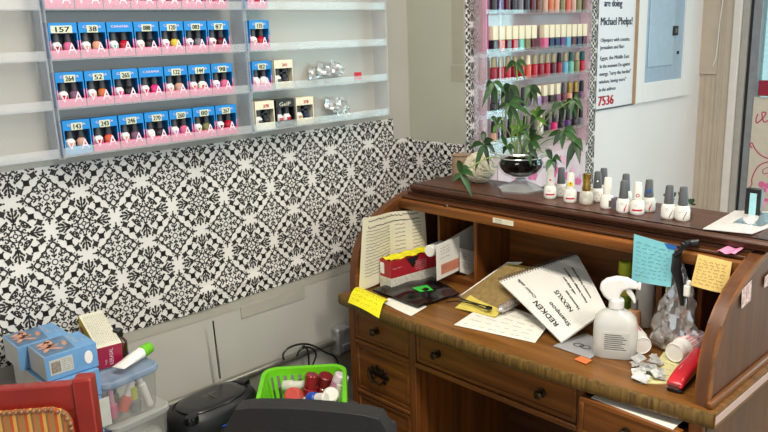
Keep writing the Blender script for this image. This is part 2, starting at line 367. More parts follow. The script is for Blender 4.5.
# boxed duo sets
blueC=mat('carton_blue','1180c9',.4,.06); darkC=mat('carton_inside','3a4650',.6); pinkC=mat('carton_pink','e05a8c',.4,.12,90); lilC=mat('carton_lilac','c98bb8',.4,.1,60); capG=mat('cap_grey','46464a',.35,.1); capD=mat('cap_dark','343237',.35)
whiteL=mat('white_label','f1ece8',.4,.03); stick=mat('price_sticker','ccd0b8',.6,.05); blkC=mat('carton_black','1d1a1b',.4); creC=mat('carton_cream','e5dcc2',.5); redI=mat('red_ink','c4122c',.5); pinkT=mat('pink_print','f3d2dc',.45)
cyanC=mat('carton_cyan','5fa6cf',.4)
polcols={'red':'b2142c','crimson':'8f0f25','pink':'d2648c','hot':'d92d78','coral':'d3573f','nude':'c79a87','white':'e0dad6','mauve':'77536b','purple':'5c3b77','wine':'5a1526','teal':'1f7a7c','navy':'1c2a55','mint':'6fb3a0','yellow':'d3bb3e','orange':'c96a3a','grey':'777078','dark':'2a2127','peach':'d89a80','lilac':'a989bb','aqua':'5fa3c2','brown':'6d4632','olive':'7c7a4c','gold':'a88747','black':'16130f'}
def pol(c): return mat('polish_'+c,polcols[c],.12,.08,60,coat=.6)
def duo(kind,c1,c2,num,loc,label,group,blue=True):
    "carton 72 x 36 x 88 mm, window front facing +X, two bottles inside"
    w,d,h=.0722,.034,.0865; x,y,z=loc
    t=thing('polish_box_set',label,'boxed nail polish',loc,group)
    fx=x
    topm={'blue':blueC,'white':creC,'black':blkC}[kind]; botm={'blue':pinkC,'white':creC,'black':blkC}[kind] 
    wz0,wz1=.021,.062
    if kind=='blue' and c1=='white2': botm=cyanC
    g=G(); g.box(x-d,x-d+.001,y,y+w,z,z+h,mi=0); g.box(x-d,x,y,y+.001,z,z+h,mi=0); g.box(x-d,x,y+w-.001,y+w,z,z+h,mi=0)
    g.box(x-d,x,y,y+w,z+h-.001,z+h,mi=0); g.box(x-d,x,y,y+w,z,z+.001,mi=1)
    g.box(x-.001,x,y,y+w,z+wz1,z+h-.001,mi=0); g.box(x-.001,x,y,y+w,z+.001,z+wz0,mi=1)
    zm=z+.044
    for ya,yb in ((y,y+.004),(y+w-.004,y+w)): g.box(x-.001,x,ya,yb,zm,z+wz1,mi=0); g.box(x-.001,x,ya,yb,z+wz0+.008,zm,mi=0 if kind!='blue' else 2); g.box(x-.001,x,ya,yb,z+wz0,z+wz0+.008,mi=1)
    g.box(x-d+.001,x-d+.002,y+.002,y+w-.002,z+.002,z+h-.002,mi=3)
    g.box(x-.012,x,y+.002,y+w-.002,z+h,z+h+.0005,mi=0)
    g.build('carton',[topm,botm,lilC if c1!='white2' else blueC,darkC],t)
    cx=x-.016
    for yy,cc,cap,lab in ((y+.021,c1,capG,True),(y+.050,c2,capD,False)):
        cc='white' if cc=='white2' else cc
        g=G().lathe([(.0105,.001),(.0125,.004),(.0125,.030),(.008,.036),(.006,.038)],(cx,yy,z+.003),14)
        b=g.build('bottle',whiteL if (lab or cc=='white') else pol(cc),t)
        if lab or cc=='white':
            g=G().box(cx+.0122,cx+.0135,yy-.007,yy+.007,z+.012,z+.03); g.build('shade_label',pol(c1 if c1!='white2' else 'nude'),b)
        G().lathe([(.0085,.038),(.0078,.068),(.006,.070)],(cx,yy,z+.003),12).build('cap',cap,b)
    g=G(); 
    if kind=='blue':
        write(g,'CARAMIA',(x,y+.012,z+.073),(0,1,0),(0,0,1),.006,width=.048); write(g,'A',(x,y+.042,z+.012),(0,1,0),(0,0,1),.026,width=.022); write(g,'V',(x,y+.008,z+.012),(0,1,0),(0,0,1),.022,width=.018)
        g.build('lettering',pinkT,t)
    elif kind=='white':
        write(g,'341' if num=='341' else '378',(x,y+.03,z+.067),(0,1,0),(0,0,1),.010,bold=.0007); g.build('lettering',redI,t)
        g=G(); g.box(x,x+.0008,y+.02,y+.052,z+.045,z+.05); g.box(x,x+.0008,y+.03,y+.044,z+.035,z+.055); g.build('emblem',blkC,t)
    else:
        write(g,'GelP',(x,y+.012,z+.066),(0,1,0),(0,0,1),.012,width=.045); g.build('lettering',creC,t)
    if num and kind=='blue':
        big=len(num)==3 and num=='157'
        sy=y+(.006 if big else .022); sw=.052 if big else .028
        s_=G().box(x,x+.0012,sy,sy+sw,z+.062,z+.080).build('price_sticker',stick,t)
        g=G(); write(g,num,(x+.0012,sy+sw*.12,z+.065),(0,1,0),(0,0,1),.012,width=sw*.76,bold=.0006); g.build('handwritten_number',ink,s_)
    return t
rows=[(1.676,[('hot','white',''),('grey','white','59'),('olive','white','71'),('pink','grey','32'),('white','brown','93'),('pink','white','44'),('wine','pink','60')]),
 (1.556,[('crimson','pink','157'),('nude','peach','38'),('mint','red',''),('nude','dark','088'),('pink','yellow','120'),('navy','grey','083'),('wine','wine','87')]),
 (1.436,[('red','mauve','264'),('nude','orange','52'),('hot','dark','265'),('red','hot',''),('nude','nude','122'),('coral','white','144'),('lilac','pink','98')]),
 (1.316,[('white2','nude','143'),('red','coral','243'),('nude','mauve','246'),('white','dark','270'),('lilac','pink','260'),('olive','olive','80'),('wine','red','267')])]
rn=['top','second','third','bottom']
pl=['first','second','third','fourth','fifth','sixth','last']
for (z,r),nm in zip(rows,rn):
    for i,(c1,c2,num) in enumerate(r):
        y=-.789+i*.0735+(.002 if nm=='bottom' else 0)
        lab=f'boxed polish duo'+(f' with sticker {num}' if num else ' without sticker')+f', {pl[i]} in the {nm} row of the middle rack'
        if c1=='white2': lab='blue and white boxed duo with sticker 143, lower left corner of the middle rack'
        duo('blue',c1,c2,num,(-.111,y,z),lab,'boxed sets in the middle rack')
duo('blue','pink','red','29',(-.111,-.208,1.676),'blue and pink boxed duo in the top row of the right wall rack','boxed sets in the right rack')
duo('blue','nude','red','135',(-.111,-.208,1.556),'blue and pink boxed duo standing alone on the second shelf of the right rack','boxed sets in the right rack')
duo('blue','white','white','82',(-.111,-.209,1.436),'blue boxed duo with white bottles on the third shelf of the right rack','boxed sets in the right rack')
duo('white','dark','dark','341',(-.111,-.128,1.436),'cream boxed duo with red number beside the blue box in the right rack','boxed sets in the right rack')
duo('white','dark','dark','378',(-.111,-.209,1.316),'cream boxed duo at the left end of the bottom shelf in the right rack','boxed sets in the right rack')
duo('black','red','white','',(-.111,-.131,1.316),'black boxed duo with red and white bottles, middle of the right rack bottom shelf','boxed sets in the right rack')
duo('white','gold','navy','',(-.111,-.054,1.316),'cream boxed duo with gold and blue bottles, right end of the bottom shelf boxes','boxed sets in the right rack')
tag(G().box(-.118,-.115,.205,.235,1.441,1.468).build('price_tag',redI,origin=(-.118,.22,1.44)),'small red tag inside the right wall rack','tag')
# ------------------------------------------------------------------ second rack, wall_far
XR=XC+.062; SR=[1.195,1.303,1.413,1.517,1.650]
pinkB=mat('pink_backing','cfb6ba',.6,.12,7)
tag(G().box(XC+.004,XC+.006,.62,1.335,1.02,1.80).build('backing_poster',pinkB,origin=(XC,1,1.02)),'pale pink sheet behind the nail polish rack','poster')
g=G(); rnd=random.Random(5)
hotM=[mat('petal_hot','d8689c',.6),mat('petal_light','e3b3c9',.6),mat('petal_lilac','c9afd2',.6),mat('leaf_print','7d9a80',.6)]
pt=tag(G().box(XC+.007,XC+.009,.72,1.33,.80,1.10).build('floral_poster',mat('floral_paper','dccad2',.6,.1,12),origin=(XC,1,.8)),'pink floral picture low on the wall behind the plant','poster')
for k in range(60):
    y,z,r=rnd.uniform(.76,1.30),rnd.uniform(.84,1.07),rnd.uniform(.012,.03); mi=rnd.choice([0,1,1,2,3,0]); n=10
    vs=[V((XC+.0095+k*.00003,y+r*.7*math.cos(2*PI*i/n)*(1+.15*math.cos(5*2*PI*i/n)),z+r*.7*math.sin(2*PI*i/n)*(1+.15*math.cos(5*2*PI*i/n)))) for i in range(n)]
    g.add(vs,[tuple(range(n))],mi)
g.build('printed_flowers',hotM,pt,smooth=0)
for v_ in pt.children: pass
t=thing('display_rack','pinkish clear acrylic rack of nail polish bottles on the wallpapered wall','rack',(XC,.92,1.13))
G().box(XC+.010,XC+.012,.585,1.262,1.13,1.82).build('back_panel',acr,t)
for y in (.585,1.258): G().box(XC+.006,XR,y,y+.004,1.13,1.82).build('side_panel',acrP,t)
G().box(XR-.004,XR,.665,.669,1.13,1.82).build('divider',acrE,t)
for z in SR:
    G().box(XC+.01,XR,.589,1.258,z-.005,z-.001).build('shelf',acrP,t); G().box(XR-.003,XR,.589,1.258,z-.005,z+.010).build('shelf_lip',acr,t)
def wallbottle(capm,bodym,capw,bodh,caph,label,group,loc,cyl=False):
    t=thing('nail_polish_bottle',label,'nail polish',loc,group); x,y,z=loc
    if cyl: G().lathe([(.012,0),(.0128,.003),(.0128,bodh-.004),(.007,bodh)],loc,12).build('bottle',bodym,t)
    else: G().box(x-.013,x+.013,y-.0135,y+.0135,z,z+bodh).build('bottle',bodym,t,bevel=.003)
    if capw>.011: G().box(x-capw*.8,x+capw*.8,y-capw,y+capw,z+bodh,z+bodh+caph).build('cap',capm,t,bevel=.0015)
    else: G().lathe([(capw,0),(capw*.85,caph-.002),(capw*.6,caph)],(x,y,z+bodh),12).build('cap',capm,t)
    return t
capCream=mat('cap_cream','e8dcc0',.4,.04); capOl=mat('cap_champagne','a39a78',.35,.1); capBk=mat('cap_black','17181a',.3)
bx=XR-.022
r1=['dark','red','wine','red','mint','olive','wine','pink','pink2','navy','navy','mauve','aqua','wine','navy','wine']
names={'pink':'pink','coral':'coral','dark':'dark'}
def rowof(z,specs,rowname,bodh,caph):
    n=len(specs)
    for i,(col,cap,cw) in enumerate(specs):
        if col is None: continue
        y=.652+i*(1.232-.652)/(n-1)
        wallbottle(cap,pol(col),cw,bodh,caph,f'{col} nail polish bottle, {i+1 if 0 else ["first","second","third","fourth","fifth","sixth","seventh","eighth","ninth","tenth","eleventh","twelfth","thirteenth","fourteenth","fifteenth","sixteenth"][i]} from left in the {rowname} row of the pink rack','bottles on the pink rack',(bx,y,z),cw<=.011)
rowof(SR[4],[(c,capBk,.009) for c in ('dark','purple','wine','dark','grey','dark','wine','brown','nude','orange','peach','olive','coral','nude','olive','brown')],'top visible',.052,.04)
rowof(SR[3],[(c,capCream,.0145) if c else (None,None,0) for c in ('dark','coral','wine','red','mint','olive','wine',None,'pink','navy','navy','purple','aqua','wine','navy','wine')],'cream capped',.040,.048)
rowof(SR[2],[('crimson',capOl,.0095),('red',capOl,.0095),('red',capOl,.0095),('crimson',capOl,.0095),('red',capOl,.0095),('coral',capCream,.0095),('red',capOl,.0095),('crimson',capOl,.0095),('red',capOl,.0095),('wine',capOl,.0095),('crimson',capBk,.0095),('aqua',capOl,.0095),('mint',mat('cap_teal','1a5653',.3),.0095),('olive',capOl,.0095),('red',MATS['cap_teal'],.011)],'red polish',.050,.034)
rowof(SR[1],[('dark',capD,.0095),('purple',capD,.0095),('dark',capD,.0095),('wine',capD,.0095),('dark',capD,.0095),('grey',capD,.0095),('lilac',capCream,.012),('mauve',capCream,.012),('dark',capCream,.012),('mauve',capCream,.012),('wine',capG,.008),('peach',gold,.0105),('dark',gold,.0105),('mauve',capBk,.0105)],'fourth',.035,.042)
rowof(SR[0],[('nude',capBk,.0095),('dark',capBk,.0095),('dark',capBk,.0095),('wine',capBk,.0095),('dark',capBk,.0095),('dark',capBk,.0095),('white',capCream,.0095),('dark',capBk,.0095),('hot',capBk,.0095),('dark',capBk,.0095),('purple',capBk,.0095),('dark',capBk,.0095),('grey',capBk,.0095)],'lowest',.035,.042)
tag(G().box(XR-.035,XR-.02,.592,.622,1.52,1.72).build('paper_bag',mat('magenta_bag','b23b78',.5,.2,40),origin=(XR-.03,.605,1.52)),'magenta packet tucked in the left end of the nail polish rack','packet')
# ------------------------------------------------------------------ poster + electric panel on wall_far
t=tag(G().box(XC,XC+.004,1.412,1.735,1.238,2.10).build('notice_poster',mat('poster_paper','e6e7ec',.35,.01),origin=(XC,1.57,1.238)),'white printed notice poster beside the rack, red number at the bottom','poster')
g=G(); 
def wp(s_,y,z,h,w,mi=0,b=0): write(g,s_,(XC+.004,y,z),(0,1,0),(0,0,1),h,width=w,mi=mi,bold=b)
wp('are doing',1.45,1.675,.030,.15,b=.002); wp('Michael Phelps!',1.425,1.598,.033,.27,b=.002)
for s_,z,w in (('Olympics with cousins,',1.528,.25),('Jerusalem and Bari',1.497,.20),('Egypt, the Middle East',1.452,.25),('In the moment I\'m against',1.418,.26),('energy, "carry the burden"',1.385,.27),('wisdom, having more"',1.352,.23),('in the address',1.318,.14)): wp(s_,1.43,z,.016,w,b=.001)
wp('7536',1.425,1.256,.042,.13,1,.004)
g.build('printed_text',[mat('poster_ink','23304a',.5),redI],t,smooth=0)
g=G(); 
for k in range(7): g.box(XC+.004,XC+.006,1.727,1.737,1.245+k*.12,1.31+k*.12)
g.box(XC+.004,XC+.006,1.412,1.737,1.236,1.243); g.build('dark_border',mat('poster_border','555b66',.5),t)
t=thing('electric_panel','grey electrical panel behind a white wooden frame on the far wall','electrical panel',(XC,1.95,1.24))
X2=.104
g=G(); y0,y1,z0=W(635.5,104,x=.104).y,W(689,95.5,x=.104).y,1.240; ya,yb=W(644.5,83,x=.104).y,W(683,80,x=.104).y
g.box(XC,X2,y0,ya,z0,2.3); g.box(XC,X2,yb,y1,z0,2.3); g.box(XC,X2,ya,yb,z0,1.33)
g.build('frame',wallCM,t,bevel=.003); G().box(XC,X2-.001,y0-.006,y0-.0005,z0,2.3).build('frame_side',mat('raw_wood','a98f72',.6,.1),t)
pm=mat('panel_steel','a8bccf',.4,.05,metal=.2)
G().box(XC,XC+.008,ya,yb,1.33,2.3).build('panel_cover',pm,t)
d=G().box(XC+.008,XC+.014,ya+.04,yb-.11,1.40,2.3).build('panel_door',mat('panel_door_steel','b4c7d9',.4,.04,metal=.2),t,bevel=.003)
G().box(XC+.014,XC+.020,yb-.13,yb-.08,1.54,1.585).build('latch',capBk,d,bevel=.002); G().box(XC+.020,XC+.022,yb-.115,yb-.095,1.553,1.573).build('latch_plate',chrome,d)
for z in (1.45,1.71): G().box(XC+.008,XC+.013,yb-.06,yb-.045,z,z+.014).build('screw',blackm,t)
# wire on pillar
pts=[W(x,y,y=YD-.022) for x,y in ((723,0),(720,20),(717.5,45),(716,58),(713,66))]
tag(G().tube(pts,.0022,6).build('wire',white,origin=pts[-1]),'thin white wire hanging on the beige pillar','wire')
# decorated panel in the door: pale poster with pink scrolls
t=tag(G().box(.372,1.19,YD-.018,YD-.012,.3,1.228).build('door_poster',mat('poster_cream','c9c0b0',.5,.04),origin=(.78,YD-.015,.3)),'cream poster with pink scroll lettering hanging on the glass door','poster')
g=G(); P=lambda x,y:W(x,y,y=YD-.0185)
def crv(pts,w):
    out=[]
    for i in range(len(pts)-1):
        p0=V(pts[max(i-1,0)]);p1=V(pts[i]);p2=V(pts[i+1]);p3=V(pts[min(i+2,len(pts)-1)])
        for k in range(6):
            q=k/6; out.append(.5*((2*p1)+(-p0+p2)*q+(2*p0-5*p1+4*p2-p3)*q*q+(-p0+3*p1-3*p2+p3)*q**3))
    out.append(V(pts[-1])); ribbon(g,out,w,(0,-1,0))
crv([P(*p) for p in ((752,148),(750,145),(752,143),(755,149),(762,156),(772,159),(785,158))],.006)
crv([P(*p) for p in ((758,114),(756,119),(757,123),(763,118),(766,113),(762,113),(764,122),(770,119))],.006)
crv([P(*p) for p in ((752,184),(752,178),(757,168),(764,163),(775,162),(786,168))],.006)
crv([P(*p) for p in ((752,184),(748,192),(747,205),(750,212))],.005)
crv([P(*p) for p in ((768,167),(763,170),(764,174),(770,172))],.004)
g.build('scroll_print',mat('scroll_pink','b4325f',.5),t,smooth=0)
g=G(); rnd=random.Random(9)
for k in range(26):
    c=P(rnd.uniform(757,790),rnd.uniform(178,205)); r=rnd.uniform(.008,.02); n=9
    g.add([c+V((r*math.cos(2*PI*i/n),-.0003-.00004*k,r*math.sin(2*PI*i/n))) for i in range(n)],[tuple(range(n))],rnd.choice([0,0,1,1]))
g.build('printed_roses',[hotM[0],hotM[1]],t,smooth=0)
# ------------------------------------------------------------------ roll-top desk
desk=thing('rolltop_desk','brown wooden roll-top desk with drawers, open and cluttered, in the room corner','desk',(.6,.27,0))
WZ=.76; DZ=1.088
def bow(x): return lerp(-.013,.017,x/1.222)-.034*math.sin(PI*max(0,min(1,x/1.222)))
n=24; pts=[(1.222*i/n,bow(1.222*i/n)) for i in range(n+1)]+[(1.222,.52),(0,.52)]
pin=[(p[0],p[1]+.012) for p in pts[:-2]]+pts[-2:]
g=G(); g.prism(pin,'Z',.722,WZ); g.build('worktop',woodW,desk)
g=G()
for i in range(n):
    a,b=pts[i],pts[i+1]; pr=[(.012,WZ+.0004),(.004,WZ),(0,WZ-.006),(-.001,WZ-.022),(.003,WZ-.034),(.012,WZ-.040)]
    vs=[V((p[0],p[1]+q[0],q[1])) for p in (a,b) for q in pr]; k=len(pr)
    g.add(vs,[(j,k+j,k+j+1,j+1) for j in range(k-1)])
vs=[V((p[0],p[1]+.05,WZ+.0006)) for p in pts[:n+1]]+[V((p[0],p[1]+.011,WZ+.0006)) for p in pts[:n+1]]
g.build('worn_front_edge',woodE,desk,smooth=50)['label']='scratched golden worn front edge'
G().box(1.1995,1.2225,.03,.50,.728,.752).build('edge_highlight',mat('painted_edge_highlight','c4a398',.3,.04),desk,bevel=.003)  # pale colour stands in for light reflected along the right worktop edge
# lower carcass
Z0=.0
for x0,x1,nm in ((.006,.03,'side_panel'),(1.176,1.200,'side_panel'),(.296,.312,'inner_panel'),(.885,.901,'inner_panel')):
    G().box(x0,x1,.036,.515,Z0,.722).build(nm,woodZ if nm!='side_panel' or x0<.5 else woodS,desk)
G().box(.03,1.172,.505,.515,Z0,.722).build('back_panel',woodD,desk)
for xa,xb in ((.006,.032),(.285,.314),(.883,.905),(1.166,1.200)): G().box(xa,xb,.024,.046,0,.722).build('front_stile',woodZ,desk,bevel=.003)
for z in (.588,.408,.21,.05):
    for xa,xb in ((.032,.285),(.905,1.166)): G().box(xa,xb,.024,.046,z,z+.014).build('front_rail',woodX,desk,bevel=.003)
for xa,xb,ya_,za,zb in ((.314,.883,.022,.586,.602),(.032,.285,.03,.706,.722),(.314,.883,.03,.708,.722)): G().box(xa,xb,ya_,.046,za,zb).build('front_rail',woodX,desk,bevel=.003)
def drawer(x0,x1,z0,z1,out=0,knobs=(),pull=None,label=None):
    g=G(); y=.030-out
    g.box(x0,x1,y,y+.018,z0,z1)
    fr=.012
    g.box(x0,x1,y-.004,y,z0,z0+fr); g.box(x0,x1,y-.004,y,z1-fr,z1); g.box(x0,x0+fr,y-.004,y,z0+fr,z1-fr); g.box(x1-fr,x1,y-.004,y,z0+fr,z1-fr)
    g.box(x0+.004,x1-.004,y+.018,y+.40,z0+.004,z0+.012); g.box(x0+.004,x0+.014,y+.018,y+.4,z0+.012,z1-.015); g.box(x1-.014,x1-.004,y+.018,y+.4,z0+.012,z1-.015)
    d=g.build('drawer',woodX,desk,bevel=.002)
    for kx in knobs:
        k=Matrix.Translation((kx,y,(z0+z1)/2))@Matrix.Rotation(PI/2,4,'X')
        G().lathe([(.013,0),(.013,.003),(.006,.005),(.005,.013),(.011,.018),(.0125,.022),(.009,.027),(.003,.029)],n=18,T=k).build('knob',brass,d)
    if pull:
        kx,kz=pull; g=G(); B=lambda a,r:V((kx+a,y-.003,kz+r))
        # ornate bail pull: pierced back plate and hanging bail
        for sx in (-1,1):
            for (a,r,s1) in ((.040,.004,.012),(.026,.018,.010),(.028,-.016,.010),(.013,.008,.009)):
                T=Matrix.Translation((kx+sx*a,y-.002,kz+r))@Matrix.Rotation(PI/2,4,'X'); g.lathe([(s1,0),(s1*.9,.003),(s1*.4,.004)],n=12,T=T)
        T=Matrix.Translation((kx,y-.002,kz+.024))@Matrix.Rotation(PI/2,4,'X'); g.lathe([(.013,0),(.012,.004),(.003,.005)],n=12,T=T)
        g.box(kx-.034,kx+.034,y-.003,y,kz-.008,kz+.014)
        h=g.build('drawer_pull',brass,d,bevel=.001)
        g=G(); g.tube([B(-.038,.008)+V((0,-.008,0)),B(-.036,-.010)+V((0,-.013,0)),B(-.018,-.024)+V((0,-.014,0)),B(0,-.020)+V((0,-.014,0)),B(.018,-.024)+V((0,-.014,0)),B(.036,-.010)+V((0,-.013,0)),B(.038,.008)+V((0,-.008,0))],[.003,.0035,.004,.005,.004,.0035,.003],8)
        for sx in (-1,1): g.tube([B(sx*.038,.008),B(sx*.038,.008)+V((0,-.010,0))],.005,8)
        g.build('bail',brass,h)
    return d
drawer(.034,.283,.606,.704,0,(.136,)); drawer(.034,.283,.424,.585,0,(),(.140,.502)); drawer(.034,.283,.226,.405,0,(),(.140,.32)); drawer(.034,.283,.066,.208,0,(),(.140,.14))
kd=drawer(.318,.880,.606,.706,0,(.404,.775))
T=Matrix.Translation((.600,.029,.694))@Matrix.Rotation(PI/2,4,'X'); G().lathe([(.008,0),(.0075,.002),(.003,.003)],n=14,T=T).build('lock',mat('lock_brass','6c5a48',.4,metal=.8),kd)
G().box(.490,.535,.0285,.031,.7085,.7175).build('name_plate',mat('pale_plate','a39684',.5,.1),desk)
drawer(.909,1.162,.606,.706,.035,(1.035,)); drawer(.909,1.162,.424,.585,0,(),(1.035,.502)); drawer(.909,1.162,.226,.405,0,(),(1.035,.32)); drawer(.909,1.162,.066,.208,0,(),(1.035,.14))
# upper sides
prof=[(.040,WZ),(.042,.80),(.048,.86),(.062,.90),(.085,.94),(.115,.972),(.150,.998),(.19,1.018),(.235,1.036),(.285,1.05),(.34,1.060),(.40,1.065),(.515,1.065),(.515,WZ)]
def side(x0,x1):
    p=G().prism(prof,'X',x0,x1).build('curved_side',woodS,desk)
    g=G(); ins=[]; C0=V((.32,.80))
    for q in prof[:12]:
        a=V(q); ins.append(a+(C0-a).normalized()*.018)
    for xx,s_ in ((x0-.004,x0),(x1,x1+.004)):
        for i in range(11):
            a,b,c,d=prof[i],prof[i+1],ins[i+1],ins[i]
            g.prism([a,b,tuple(c),tuple(d)],'X',xx,s_)
    g.build('curved_moulding',woodY,p,smooth=30)
    return p
side(.004,.026); side(1.172,1.196)
G().box(1.196,1.210,.035,.51,WZ,.776).build('base_moulding',woodY,desk,bevel=.004)
# top board with moulded edge
g=G().box(.050,1.215,.300,.520,DZ-.016,DZ)
g.prism([(.300,DZ),(.290,DZ-.002),(.286,DZ-.008),(.287,DZ-.013),(.293,DZ-.017),(.297,DZ-.026),(.31,DZ-.028),(.31,DZ)],'X',.050,1.215)
g.build('top_board',woodT,desk,smooth=30)
G().box(.028,1.172,.298,.512,DZ-.034,DZ-.0285).build('top_underboard',woodD,desk)
g=G().prism([(.262,1.040),(.256,1.035),(.254,1.022),(.258,1.009),(.280,1.009),(.282,1.040)],'X',.027,1.171); r_=g.build('tambour_rail',woodX,desk,smooth=30)
g=G()
for k in range(7):
    y0=.268+k*.031; z0=1.042+min(.008,k*.004); g.box(.027,1.171,y0,y0+.029,z0,z0+.009)
g.build('tambour_slats',woodD,desk,bevel=.003)
for kx in (.235,.99):
    G().lathe([(.010,0),(.008,.006),(.004,.009)],(kx,.270,1.040),12).build('rail_knob',brass,desk)
G().box(.026,1.172,.500,.512,WZ,1.05).build('gallery_back',woodX,desk)
for x0,x1 in ((.142,.152),(.300,.314),(.930,.945),(1.040,1.052)):
    G().box(x0,x1,.325,.500,WZ,1.04).build('partition',woodZ,desk)
for x0,x1 in ((.027,.142),(.152,.300),(1.052,1.171),(.945,1.040)):
    G().box(x0,x1,.325,.500,.7605,.782).build('cubby_floor',woodX,desk); G().box(x0,x1,.34,.500,1.030,1.040).build('cubby_roof',woodD,desk)
# label on rail
o=tag(G().sheet([(.435,.2535,1.021),(.512,.2535,1.021),(.512,.2535,1.037),(.435,.2535,1.037)],2,2).build('paper_label',cream,origin=(.47,.253,1.02)),'small cream label stuck on the front of the roll-top rail','label')
g=G(); write(g,'MY LIFE',(.445,.2532,1.029),(1,0,0),(0,0,1),.005,.0004); write(g,'all the year',(.445,.2532,1.023),(1,0,0),(0,0,1),.004,.0004); g.build('printed_text',inkg,o,smooth=0)
# ------------------------------------------------------------------ gel bottles on the top board
gelB=mat('gel_white','e6e2da',.25,.02,coat=.4); capW=mat('cap_white','e4e0d5',.35,.02); capGr=mat('cap_slate','57585a',.35,.05)
def gel(x,y,kind,label,red='stripe',scale=1.0,bodym=None,rz=0):
    t=thing('gel_polish_bottle',label,'nail polish',(x,y,DZ),'gel bottles on the desk top'); s_=scale; body=bodym or gelB
    L=(x,y,DZ)
    b=G().lathe([(.0165*s_,0),(.0190*s_,.003),(.0195*s_,.008),(.0190*s_,.030),(.0155*s_,.038),(.0100*s_,.041)],L,20).build('bottle',body,t)
    cm={'white':capW,'grey':capGr,'gold':gold}[kind]
    if kind=='gold': cp=G().lathe([(.0120,.040),(.0135,.046),(.0105,.060),(.0120,.082),(.0128,.088),(.010,.090)],L,10).build('cap',cm,t)
    else: cp=G().lathe([(.0125*s_,.040),(.0128*s_,.043),(.0100*s_,.085),(.0088*s_,.088),(.003*s_,.089)],L,18).build('cap',cm,t)
    # label towards the camera
    n_=(V((CAM.x,CAM.y,0))-V((x,y,0))).normalized(); u=V((-n_.y,n_.x,0)); v=V((0,0,1))
    O=V(L)+n_*.0197*s_
    g=G()
    if red=='stripe': 
        for j in range(6):
            a=-.7+j*.233; b2=a+.233; R_=.0199*s_; q=lambda an,z:V(L)+n_*R_*math.cos(an)+u*R_*math.sin(an)+V((0,0,z))
            g.add([q(a,.012),q(b2,.0125),q(b2,.017),q(a,.0165)],[(0,1,2,3)],0)
    elif red=='slash': g.add([O+u*.001+v*.006,O+u*.004+v*.006,O+u*.009+v*.026,O+u*.0075+v*.026],[(0,1,2,3)],0); g.add([O+u*.001+v*.006,O+u*.003+v*.006,O+u*.003+v*.02],[(0,1,2)],0)
    elif red=='greyslash': g.add([O+u*.001+v*.006,O+u*.003+v*.006,O+u*.011+v*.026,O+u*.0095+v*.026],[(0,1,2,3)],1)
    elif red=='dots': g.add([O+u*-.004+v*.012,O+u*.0+v*.011,O+u*-.001+v*.015],[(0,1,2)],0); g.add([O+u*.003+v*.02,O+u*.006+v*.02,O+u*.006+v*.023],[(0,1,2)],0)
    elif red=='patch': g.add([O+u*.004+v*.008,O+u*.011-n_*.002+v*.008,O+u*.011-n_*.002+v*.026,O+u*.004+v*.026],[(0,1,2,3)],1)
    if red!='patch': 
        for zz in (.028,.023): scrawl(g,O+u*-.008+v*zz-n_*.001,u,v,.012,.003,.0005,.0008,mi=1)
    g.build('label_print',[redI,inkg],b,smooth=0)
    return t,cp,n_,u
def dot(cp,x,y,z,n_,u,r,m,off=.0122):
    g=G(); c=V((x,y,z))+n_*off; k=10; g.add([c+u*r*math.cos(2*PI*i/k)+V((0,0,r*math.sin(2*PI*i/k)))+n_*.0003 for i in range(k)],[tuple(range(k))]); g.build('cap_sticker',m,cp,smooth=0)
pos=[(550,200,'white','stripe','white gel bottle with faint red mark, leftmost of the bottles on the desk top'),
(561,198,'grey','dots','grey-capped gel bottle tucked behind the leftmost white bottle'),
(570,204,'white','stripe','white-capped gel bottle with a round yellow smiley sticker on its cap'),
(586,206,'gold','plain','pearly bottle with a ridged gold cap'),
(597,203,'grey','dots','grey-capped white gel bottle just right of the gold-capped bottle'),
(603,199,'grey','plain','grey-capped bottle almost hidden behind the all-white bottle'),
(607,210,'white','patch','all-white gel bottle with a grey barcode patch at its side'),
(625,206,'grey','plain','dark-capped bottle standing behind the bottle with the red slash'),
(623,214,'grey','slash','grey-capped gel bottle with a bold red slash near the row middle'),
(637,216,'white','stripe','white-capped gel bottle with red ring sticker and red stripe'),
(648,213,'grey','slash','grey-capped gel bottle with a blue sticker on the cap'),
(668,220,'grey','greyslash','grey-capped gel bottle, left one of the pair standing apart at right'),
(682,222,'grey','greyslash','grey-capped gel bottle at the right end of the row')]
pearl=mat('pearl_polish','c9c3b4',.2,.1,60,metal=.2)
for (px,py,k,r_,lb) in pos:
    p=W(px,py-2,z=DZ); t_,cp,n_,u=gel(p.x,p.y,k,lb,r_,1.0,pearl if k=='gold' else None)
    if 'smiley' in lb: 
        dot(cp,p.x,p.y,DZ+.056,n_,u,.0075,mat('smiley_yellow','e8c21c',.5)); dot(cp,p.x,p.y,DZ+.058,n_,u*.35,.0035,ink,.0126)
    if 'blue sticker' in lb: dot(cp,p.x,p.y,DZ+.058,n_,u,.006,mat('sticker_blue','1c4f8f',.5))
    if 'ring' in lb: dot(cp,p.x,p.y,DZ+.054,n_,u,.005,redI); dot(cp,p.x,p.y,DZ+.054,n_,u,.003,capW,.0126)
    if 'leftmost of' in lb: dot(cp,p.x,p.y,DZ+.058,n_,u,.003,redI)
    if k=='grey' and 'just right' in lb: dot(cp,p.x,p.y,DZ+.062,n_,u,.005,capD); dot(cp,p.x,p.y,DZ+.062,n_,u,.003,whiteL,.0126)
# mauve box edge behind, green sprig
p=W(613.5,209,z=DZ); tag(G().box(p.x-.006,p.x+.006,p.y-.008,p.y+.008,DZ,DZ+.032).build('small_box',mat('mauve_box','6f5e6b',.5),origin=(p.x,p.y,DZ)),'tiny mauve box between the white bottle and the red slash bottle','box')
